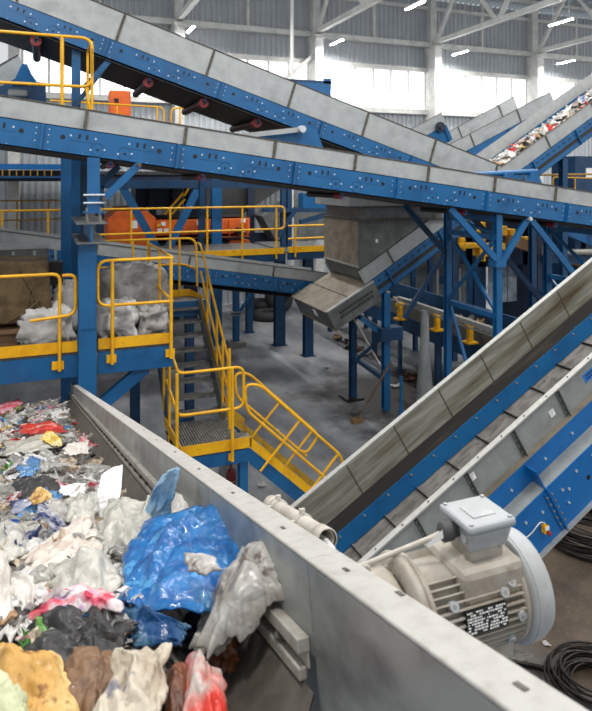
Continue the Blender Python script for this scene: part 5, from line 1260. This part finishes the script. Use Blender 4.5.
c = gl + Vector((-.036, -.012, .0)); MB().add([c + Vector((.0, 0, .012)), c + Vector((-.03, .0, -.006)), c + Vector((-.026, .0, -.012)), c + Vector((.002, .0, -.002))], [(0, 1, 2, 3)]).build('paper_tag', 'label_white', t)
MB().cyl((bx0 + .01, by0 + .018, bz0 + .022), (bx0 - .001, by0 + .018, bz0 + .022), .007, 12).build('blank_plug', 'motor_box', t)
# lifting lug and tag on the gearbox
c = Vector((mx(396), Ym - .0, zm_ + .075)); MB().tube([c + Vector((.008 * math.cos(a_), 0, .006 + .008 * math.sin(a_))) for a_ in [2 * math.pi * k / 14 for k in range(14)]], .0035, 6, closed=True).build('lifting_eye', 'motor_dusty', t)
c, e = side(55, mx(402), .074); MB().beam(c - AX * .008, c + AX * .008, .012, .004, e).build('tag_plate', 'label_white', t)
MB().box(mx(455), mx(514), Ym - .04, Ym + .04, zm_ - .09, zm_ - .06).build('foot_plate', 'motor_dusty', t)
MB().box(mx(470), mx(484), Ym - .03, Ym + .03, zm_ - .26, zm_ - .09).build('support_bracket', 'blue_near', t)
MB().box(.43, mx(494), Ym - .03, Ym + .03, zm_ - .3, zm_ - .26).build('bracket_arm', 'blue_near', t)

# ================================================================== WASTE in the trough
def surf(x, y):     # height of the heap above the belt, trough coordinates
    h = .055 + .05 * noise.noise(Vector((x * 1.4, y * 2.2, 3.1))) + .03 * noise.noise(Vector((x * 4, y * 4, 9.)))
    e = max(0, min(1, (y - .13) / .12))
    near = max(0, min(1, (2.4 - x) / 1.3))
    return -.262 + h * (.25 + .75 * e) + near * .07 * e
# uneven bed under the single pieces
nx_, ny_ = 150, 34; vs = []; fs = []
for i in range(nx_):
    for j in range(ny_):
        x = .62 + 8.6 * (i / (nx_ - 1)) ** 1.35; y = .16 + 1.27 * j / (ny_ - 1)
        vs.append((x, y, surf(x, y) - .02 + .03 * noise.noise(Vector((x * 11, y * 11, 0)))))
for i in range(nx_ - 1):
    for j in range(ny_ - 1): a = i * ny_ + j; fs.append((a, a + ny_, a + ny_ + 1, a + 1))
me = bpy.data.meshes.new('waste_bed'); me.from_pydata(vs, [], fs)
mat('bed', rgb(150, 146, 140), .6, c2=rgb(86, 80, 74), scale=16, lo=.42, hi=.56, c3=rgb(206, 204, 200), s3=24, lo3=.54, hi3=.62, bump=.8, bscale=30)
me.materials.append(MT['bed']); o = bpy.data.objects.new('waste_bed', me); col.objects.link(o); o.matrix_world = MF; tag(o, 'packed bed of fine mixed waste filling the foreground trough', 'waste', kind='stuff')
sp = []
rnd = random.Random(21)
for k in range(520):
    x = .75 + 8.3 * rnd.random() ** 1.2; lim = min(1.35, .48 + .11 * x); y = rnd.uniform(.2, lim)
    sp.append((MF @ Matrix.Translation((x, y, surf(x, y) + .004)), rnd.uniform(.025, .055)))
waste_stuff('fine_waste', 'small loose scraps filling gaps between the larger pieces in the trough', sp, MIX, WT)
# individual pieces, nearest ones largest in the picture
KM = ['f_white', 'f_clear', 'f_grey', 'f_beige', 'f_red', 'f_pink', 'f_blue', 'f_navy', 'f_yellow', 'f_green', 'f_brown', 'f_black', 'f_print', 'f_card', 'f_orange', 'f_lblue', 'f_purple']
KWt = [13, 13, 5, 5, 1.4, 1.1, 1.2, 1.2, 1, .5, .9, 1.2, 3, 1.2, .6, 1.4, .4]
cells = []
x = 1.55
while x < 8.6 and len(cells) < 400:
    step = .085 + .012 * x; y = .2; lim = min(1.3, .36 + .115 * x)
    while y < lim:
        cells.append((x + rnd.uniform(-.04, .04), y + rnd.uniform(-.03, .03))); y += .085
    x += step
rnd.shuffle(cells)
for (x, y) in cells[:285]:
    if x < 1.9 and y < .3: continue
    s = rnd.uniform(.04, .075) * (1 + .02 * x); m = rnd.choices(KM, KWt)[0]
    piece(m, MF @ Matrix.Translation((x, y, surf(x, y) + .02 + rnd.uniform(0, .025))) @ rotm(rnd.uniform(-.45, .45), rnd.uniform(-.45, .35), rnd.uniform(0, 6.28)) @ Matrix.Diagonal((s * rnd.uniform(.8, 1.35), s * rnd.uniform(.7, 1.1), s * .8, 1)), rnd.choice(CR), zone=('at the trough end under the platform' if x > 5.2 else 'halfway along the trough' if x > 3 else 'just behind the big bags') + (', against the skirt' if y < .32 else ''))

# ------------------------------------------------------------------ large foreground pieces, shaped one by one
def draped(name, label, cat, m, outline, h, seed, thick=.02, amp=.012, n=22, hfun=None, group=None, wander=1.):
    """a crumpled bag/sheet: outline given as four corners (trough coordinates), lofted into a puffed, creased closed skin"""
    n = max(n, 26); n = int(n * 1.3)
    c = [Vector(v) for v in outline]; top = []; bot = []; sz = ((c[1] - c[0]).length + (c[3] - c[0]).length) / 2
    for j in range(n):
        for i in range(n):
            u, v = i / (n - 1), j / (n - 1)
            # pinched corners and a wandering hem
            uu, vv = u * 2 - 1, v * 2 - 1; m_ = max(abs(uu), abs(vv))
            ang = math.atan2(vv, uu); wv = wander * noise.noise(Vector((math.cos(ang) * 1.7 + seed, math.sin(ang) * 1.7, seed))) * .26 + wander * noise.noise(Vector((math.cos(ang) * 5 + seed, math.sin(ang) * 5, 2))) * .2
            rd = 1 + (wv + .06 - .12 * (abs(uu * vv))) * m_ ** 2
            uu, vv = uu * rd, vv * rd; u2, v2 = (uu + 1) / 2, (vv + 1) / 2
            p = c[0] * (1 - u2) * (1 - v2) + c[1] * u2 * (1 - v2) + c[2] * u2 * v2 + c[3] * (1 - u2) * v2
            e = min(1, 6 * min(u, 1 - u, v, 1 - v)); puff = (16 * u * (1 - u) * v * (1 - v)) ** .6
            k = Vector((u * 2.1 + seed, v * 2.1, seed * 1.7)); w2 = Vector((noise.noise(k * 1.3), noise.noise(k * 1.3 + Vector((9, 9, 0))), 0)) * .5
            cr = crease((k + w2) * .75) * 1.7 + .8 * noise.noise(k * .8) + .38 * crease((k + w2 * .5) * 1.9) + .16 * crease((k + w2) * 4.2)
            p = p + Vector((noise.noise(k * 1.5 + Vector((0, 30, 0))), noise.noise(k * 1.5 + Vector((0, 0, 40))), 0)) * amp * .8
            top.append(p + Vector((0, 0, thick * .75 * puff + amp * 1.15 * (cr - .35) * (.45 + .55 * e)))); bot.append(top[-1] - Vector((0, 0, .003 + thick * .6 * puff)))
    vs = top + bot; fs = []; N_ = n * n
    for j in range(n - 1):
        for i in range(n - 1):
            a = j * n + i; fs.append((a, a + 1, a + n + 1, a + n)); fs.append((N_ + a, N_ + a + n, N_ + a + n + 1, N_ + a + 1))
    for i in range(n - 1):
        for a, b2 in ((i, i + 1), ((n - 1) * n + i + 1, (n - 1) * n + i), ((i + 1) * n, i * n), (i * n + n - 1, (i + 1) * n + n - 1)): fs.append((a, N_ + a, N_ + b2, b2))
    me = bpy.data.meshes.new(name); me.from_pydata([tuple(v) for v in vs], [], fs); me.polygons.foreach_set('use_smooth', [True] * len(fs)); me.materials.append(MT[m]); me.update()
    o = bpy.data.objects.new(name, me); col.objects.link(o); o.matrix_world = MF
    return tag(o, label, cat, group)
def quad(pts, hs): return [WP(p, y, h) for (p, y), h in zip(pts, hs)]
film('h_blue', rgb(36, 122, 192), .12, c2=rgb(22, 98, 172), c3=rgb(84, 160, 216)); film('h_lblue', rgb(176, 212, 238), .18, .9, c2=rgb(130, 184, 228))  # palest patches of h_blue are highlights painted into the film colour
film('h_clear', rgb(214, 212, 203), .18, .82, c2=rgb(196, 194, 184)); film('h_white', rgb(232, 228, 222), .35, c2=rgb(214, 205, 196), sc=9)
film('h_lace', rgb(228, 220, 210), .45, c2=rgb(205, 190, 178), sc=22); film('h_greybag', rgb(158, 152, 144), .2, .93, c2=rgb(196, 194, 190), sc=11, c3=rgb(116, 104, 94))
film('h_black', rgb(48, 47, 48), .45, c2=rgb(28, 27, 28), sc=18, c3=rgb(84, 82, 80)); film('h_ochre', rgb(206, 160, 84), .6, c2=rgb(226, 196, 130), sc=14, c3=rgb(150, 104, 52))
film('h_green', rgb(205, 208, 170), .4, c2=rgb(222, 226, 190)); film('h_cream', rgb(212, 202, 184), .5, c2=rgb(182, 168, 148), sc=10, c3=rgb(130, 130, 140))
film('h_brown', rgb(134, 102, 74), .5, c2=rgb(92, 66, 46), sc=12); film('h_rust', rgb(128, 74, 40), .35, c2=rgb(82, 44, 26), sc=12)
film('h_redclear', rgb(200, 190, 182), .25, .9, c2=rgb(224, 64, 50), sc=8, c3=rgb(235, 140, 120)); film('h_pinkprint', rgb(232, 220, 222), .4, c2=rgb(214, 70, 100), sc=20, c3=rgb(196, 150, 196))
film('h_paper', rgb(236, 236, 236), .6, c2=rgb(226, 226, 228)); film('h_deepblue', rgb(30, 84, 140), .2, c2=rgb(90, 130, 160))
HZ = .13
draped('blue_bag', 'large glossy blue plastic bag spread on top of the foreground waste', 'plastic bag', 'h_blue', quad(((143, 516), (247, 504), (226, 612), (106, 606)), (.06, .05, .11, .12)), 0, 2.1, .03, .02, n=44, wander=.45)
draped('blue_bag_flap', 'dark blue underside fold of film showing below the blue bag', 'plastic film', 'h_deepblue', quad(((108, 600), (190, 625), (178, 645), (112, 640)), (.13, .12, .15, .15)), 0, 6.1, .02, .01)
draped('clear_patch', 'torn clear film scrap stuck on top of the blue bag', 'plastic film', 'h_greybag', quad(((184, 552), (212, 556), (222, 570), (188, 572)), (.035, .035, .045, .045)), 0, 1.2, .01, .004, n=12)
draped('pale_blue_bag', 'twisted pale blue plastic bag standing up against the trough wall', 'plastic bag', 'h_lblue', quad(((160, 474), (181, 467), (170, 514), (140, 522)), (-.01, -.02, .1, .11)), 0, 4.2, .012, .012, wander=.5)
draped('white_sheet', 'stiff white paper sheet standing in the waste', 'paper', 'h_paper', quad(((101, 474), (124, 462), (117, 520), (92, 516)), (.05, .03, .15, .15)), 0, 9.3, .004, .004, n=14, wander=.15)
draped('clear_bag', 'big crumpled translucent bag left of the blue bag', 'plastic bag', 'h_clear', quad(((108, 498), (158, 496), (140, 545), (92, 552)), (.08, .07, .13, .14)), 0, 5.5, .035, .022, n=32)
draped('clear_bag', 'rounded translucent bag below the lace-like one', 'plastic bag', 'h_clear', quad(((48, 562), (116, 548), (112, 600), (52, 606)), (.09, .09, .12, .12)), 0, 7.7, .03, .018, n=28)
draped('lace_bag', 'pinkish white finely creased bag across the middle of the heap', 'plastic bag', 'h_lace', quad(((22, 552), (92, 512), (106, 550), (40, 580)), (.12, .11, .12, .13)), 0, 3.8, .03, .018, n=30)
draped('white_bag', 'white quilted looking bag at the left of the heap', 'plastic bag', 'h_white', quad(((8, 576), (52, 562), (56, 596), (12, 608)), (.12, .12, .13, .13)), 0, 8.8, .03, .01)
draped('white_bag', 'plain white bag hanging in at the left edge of the heap', 'plastic bag', 'h_white', quad(((-40, 555), (10, 548), (16, 618), (-40, 650)), (.08, .1, .12, .1)), 0, 12.8, .04, .012)
draped('beige_bag', 'pale creased bag tucked between blue bag and trough wall', 'plastic bag', 'h_white', quad(((172, 494), (212, 490), (220, 512), (165, 516)), (.1, .08, .1, .12)), 0, 10.4, .03, .012)
draped('grey_bag', 'dirty clear bag with red print slumped against the trough wall', 'plastic bag', 'h_greybag', quad(((232, 548), (286, 560), (262, 632), (196, 650)), (.06, .045, .13, .15)), 0, 6.6, .06, .014, n=34)
draped('grey_bag_tail', 'smoky bluish tail of film hanging below the blue bag', 'plastic film', 'h_greybag', quad(((206, 600), (240, 616), (215, 655), (190, 650)), (.12, .12, .17, .17)), 0, 16.6, .03, .01)
draped('printed_bag', 'white bag with pink and magenta print above the black bag', 'plastic bag', 'h_pinkprint', quad(((38, 592), (118, 590), (122, 610), (42, 614)), (.1, .1, .11, .11)), 0, 2.9, .025, .009)
draped('black_bag', 'matt black bag lying across the lower foreground', 'plastic bag', 'h_black', quad(((12, 608), (132, 612), (120, 660), (28, 668)), (.11, .12, .14, .14)), 0, 4.4, .022, .02, n=28)
draped('ochre_bag', 'ochre yellow crumpled bag in the lower left foreground', 'plastic bag', 'h_ochre', quad(((-20, 640), (66, 652), (72, 730), (-20, 730)), (.1, .11, .14, .13)), 0, 5.2, .03, .024, n=28)
draped('green_bag', 'pale green translucent bag at the lower left corner', 'plastic bag', 'h_green', quad(((-20, 672), (24, 690), (30, 735), (-20, 735)), (.06, .07, .09, .09)), 0, 7.1, .03, .01)
draped('brown_bag', 'brown paper-like bag between ochre and cream ones', 'plastic bag', 'h_brown', quad(((62, 656), (116, 648), (108, 720), (62, 725)), (.13, .13, .15, .15)), 0, 6.9, .03, .01)
draped('cream_bag', 'cream woven bag hanging in the lower foreground', 'plastic bag', 'h_cream', quad(((112, 648), (168, 644), (166, 725), (88, 725)), (.1, .1, .13, .13)), 0, 11.9, .02, .018, n=26)
draped('rust_bottle', 'rust brown bottle-like wrapper beside the cream bag', 'wrapper', 'h_rust', quad(((166, 668), (190, 668), (190, 725), (166, 725)), (.14, .14, .16, .16)), 0, 3.1, .03, .005)
draped('rust_wrapper', 'brown film scrap under the dirty clear bag', 'wrapper', 'h_rust', quad(((206, 640), (240, 632), (236, 668), (204, 672)), (.17, .17, .2, .2)), 0, 13.1, .02, .008)
draped('red_print_bag', 'clear bag with bright red print at the bottom of the heap', 'plastic bag', 'h_redclear', quad(((184, 656), (222, 668), (226, 730), (184, 730)), (.13, .14, .16, .15)), 0, 9.9, .03, .009)
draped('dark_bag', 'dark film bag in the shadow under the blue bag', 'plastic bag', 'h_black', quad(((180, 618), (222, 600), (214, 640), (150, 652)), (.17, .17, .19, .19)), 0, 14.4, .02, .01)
draped('green_wrapper', 'small bright green wrapper wedged by the trough wall', 'wrapper', 'f_green', quad(((243, 512), (249, 520), (246, 540), (240, 536)), (.06, .06, .1, .1)), 0, 3.4, .008, .004, n=10)
draped('red_wrapper', 'long red foil wrapper across the far part of the heap', 'wrapper', 'f_red', quad(((22, 424), (60, 422), (66, 432), (22, 434)), (.13, .13, .14, .14)), 0, 3.6, .03, .02, n=14)
draped('pink_wrapper', 'pink wrapper at the left of the far heap', 'wrapper', 'f_pink', quad(((0, 404), (20, 398), (22, 404), (0, 414)), (.12, .12, .13, .13)), 0, 5.6, .03, .02, n=12)
draped('blue_jug', 'pale blue crumpled bag at the left of the far heap', 'plastic bag', 'f_blue', quad(((18, 462), (40, 458), (40, 472), (20, 476)), (.14, .14, .15, .15)), 0, 8.6, .03, .015, n=12)
draped('dark_cloth', 'charcoal crumpled cloth behind the lace-like bag', 'cloth', 'h_black', quad(((14, 482), (54, 474), (58, 498), (18, 502)), (.15, .15, .17, .17)), 0, 17.2, .02, .012, n=16)
draped('printed_film', 'white film with navy print beside the charcoal cloth', 'plastic film', 'f_navy', quad(((12, 500), (52, 492), (56, 508), (14, 512)), (.14, .14, .15, .15)), 0, 18.9, .02, .01, n=14)
draped('star_scrap', 'bright white torn paper scrap on the middle of the heap', 'paper', 'h_paper', quad(((60, 486), (86, 482), (84, 494), (62, 496)), (.12, .12, .13, .13)), 0, 21.3, .006, .006, n=12)
draped('grey_tub', 'smoky grey clear tub with open rim behind the lace-like bag', 'tub', 'h_greybag', quad(((36, 506), (70, 500), (74, 520), (38, 526)), (.11, .11, .14, .14)), 0, 23.7, .03, .01, n=14)
draped('clear_bag', 'pale clear film bag between the white sheet and charcoal cloth', 'plastic bag', 'h_clear', quad(((66, 500), (98, 492), (98, 520), (70, 528)), (.1, .1, .13, .13)), 0, 26.2, .03, .014, n=18)
draped('beige_net', 'tan tangled netting left of the lace-like bag', 'netting', 'h_brown', quad(((18, 522), (48, 514), (50, 530), (22, 536)), (.14, .14, .15, .15)), 0, 29.4, .02, .014, n=16)
draped('gold_foil', 'golden crumpled foil in the middle of the heap', 'foil', 'h_ochre', quad(((30, 494), (50, 490), (52, 500), (32, 504)), (.1, .1, .12, .12)), 0, 31.4, .015, .01, n=12)
draped('clear_bag', 'clear crumpled bag at the left end of the heap beside the white bags', 'plastic bag', 'h_clear', quad(((-20, 530), (30, 520), (34, 552), (-20, 566)), (.12, .12, .14, .14)), 0, 33.1, .03, .016, n=20)
draped('clear_bag', 'broad clear film sheet across the heap below the red foil wrapper', 'plastic film', 'h_clear', quad(((8, 440), (50, 434), (58, 448), (4, 456)), (.13, .13, .14, .14)), 0, 35.7, .02, .02, n=16)
draped('yellow_sheet', 'yellow edged printed sheet on the far heap', 'wrapper', 'f_yellow', quad(((36, 436), (52, 431), (66, 444), (54, 446)), (.11, .11, .12, .12)), 0, 37.7, .01, .01, n=12)
draped('white_film', 'loose white film scrap beside the skirt on the far heap', 'plastic film', 'h_white', quad(((66, 444), (90, 440), (88, 452), (64, 454)), (.12, .13, .14, .13)), 0, 39.2, .012, .014, n=14)
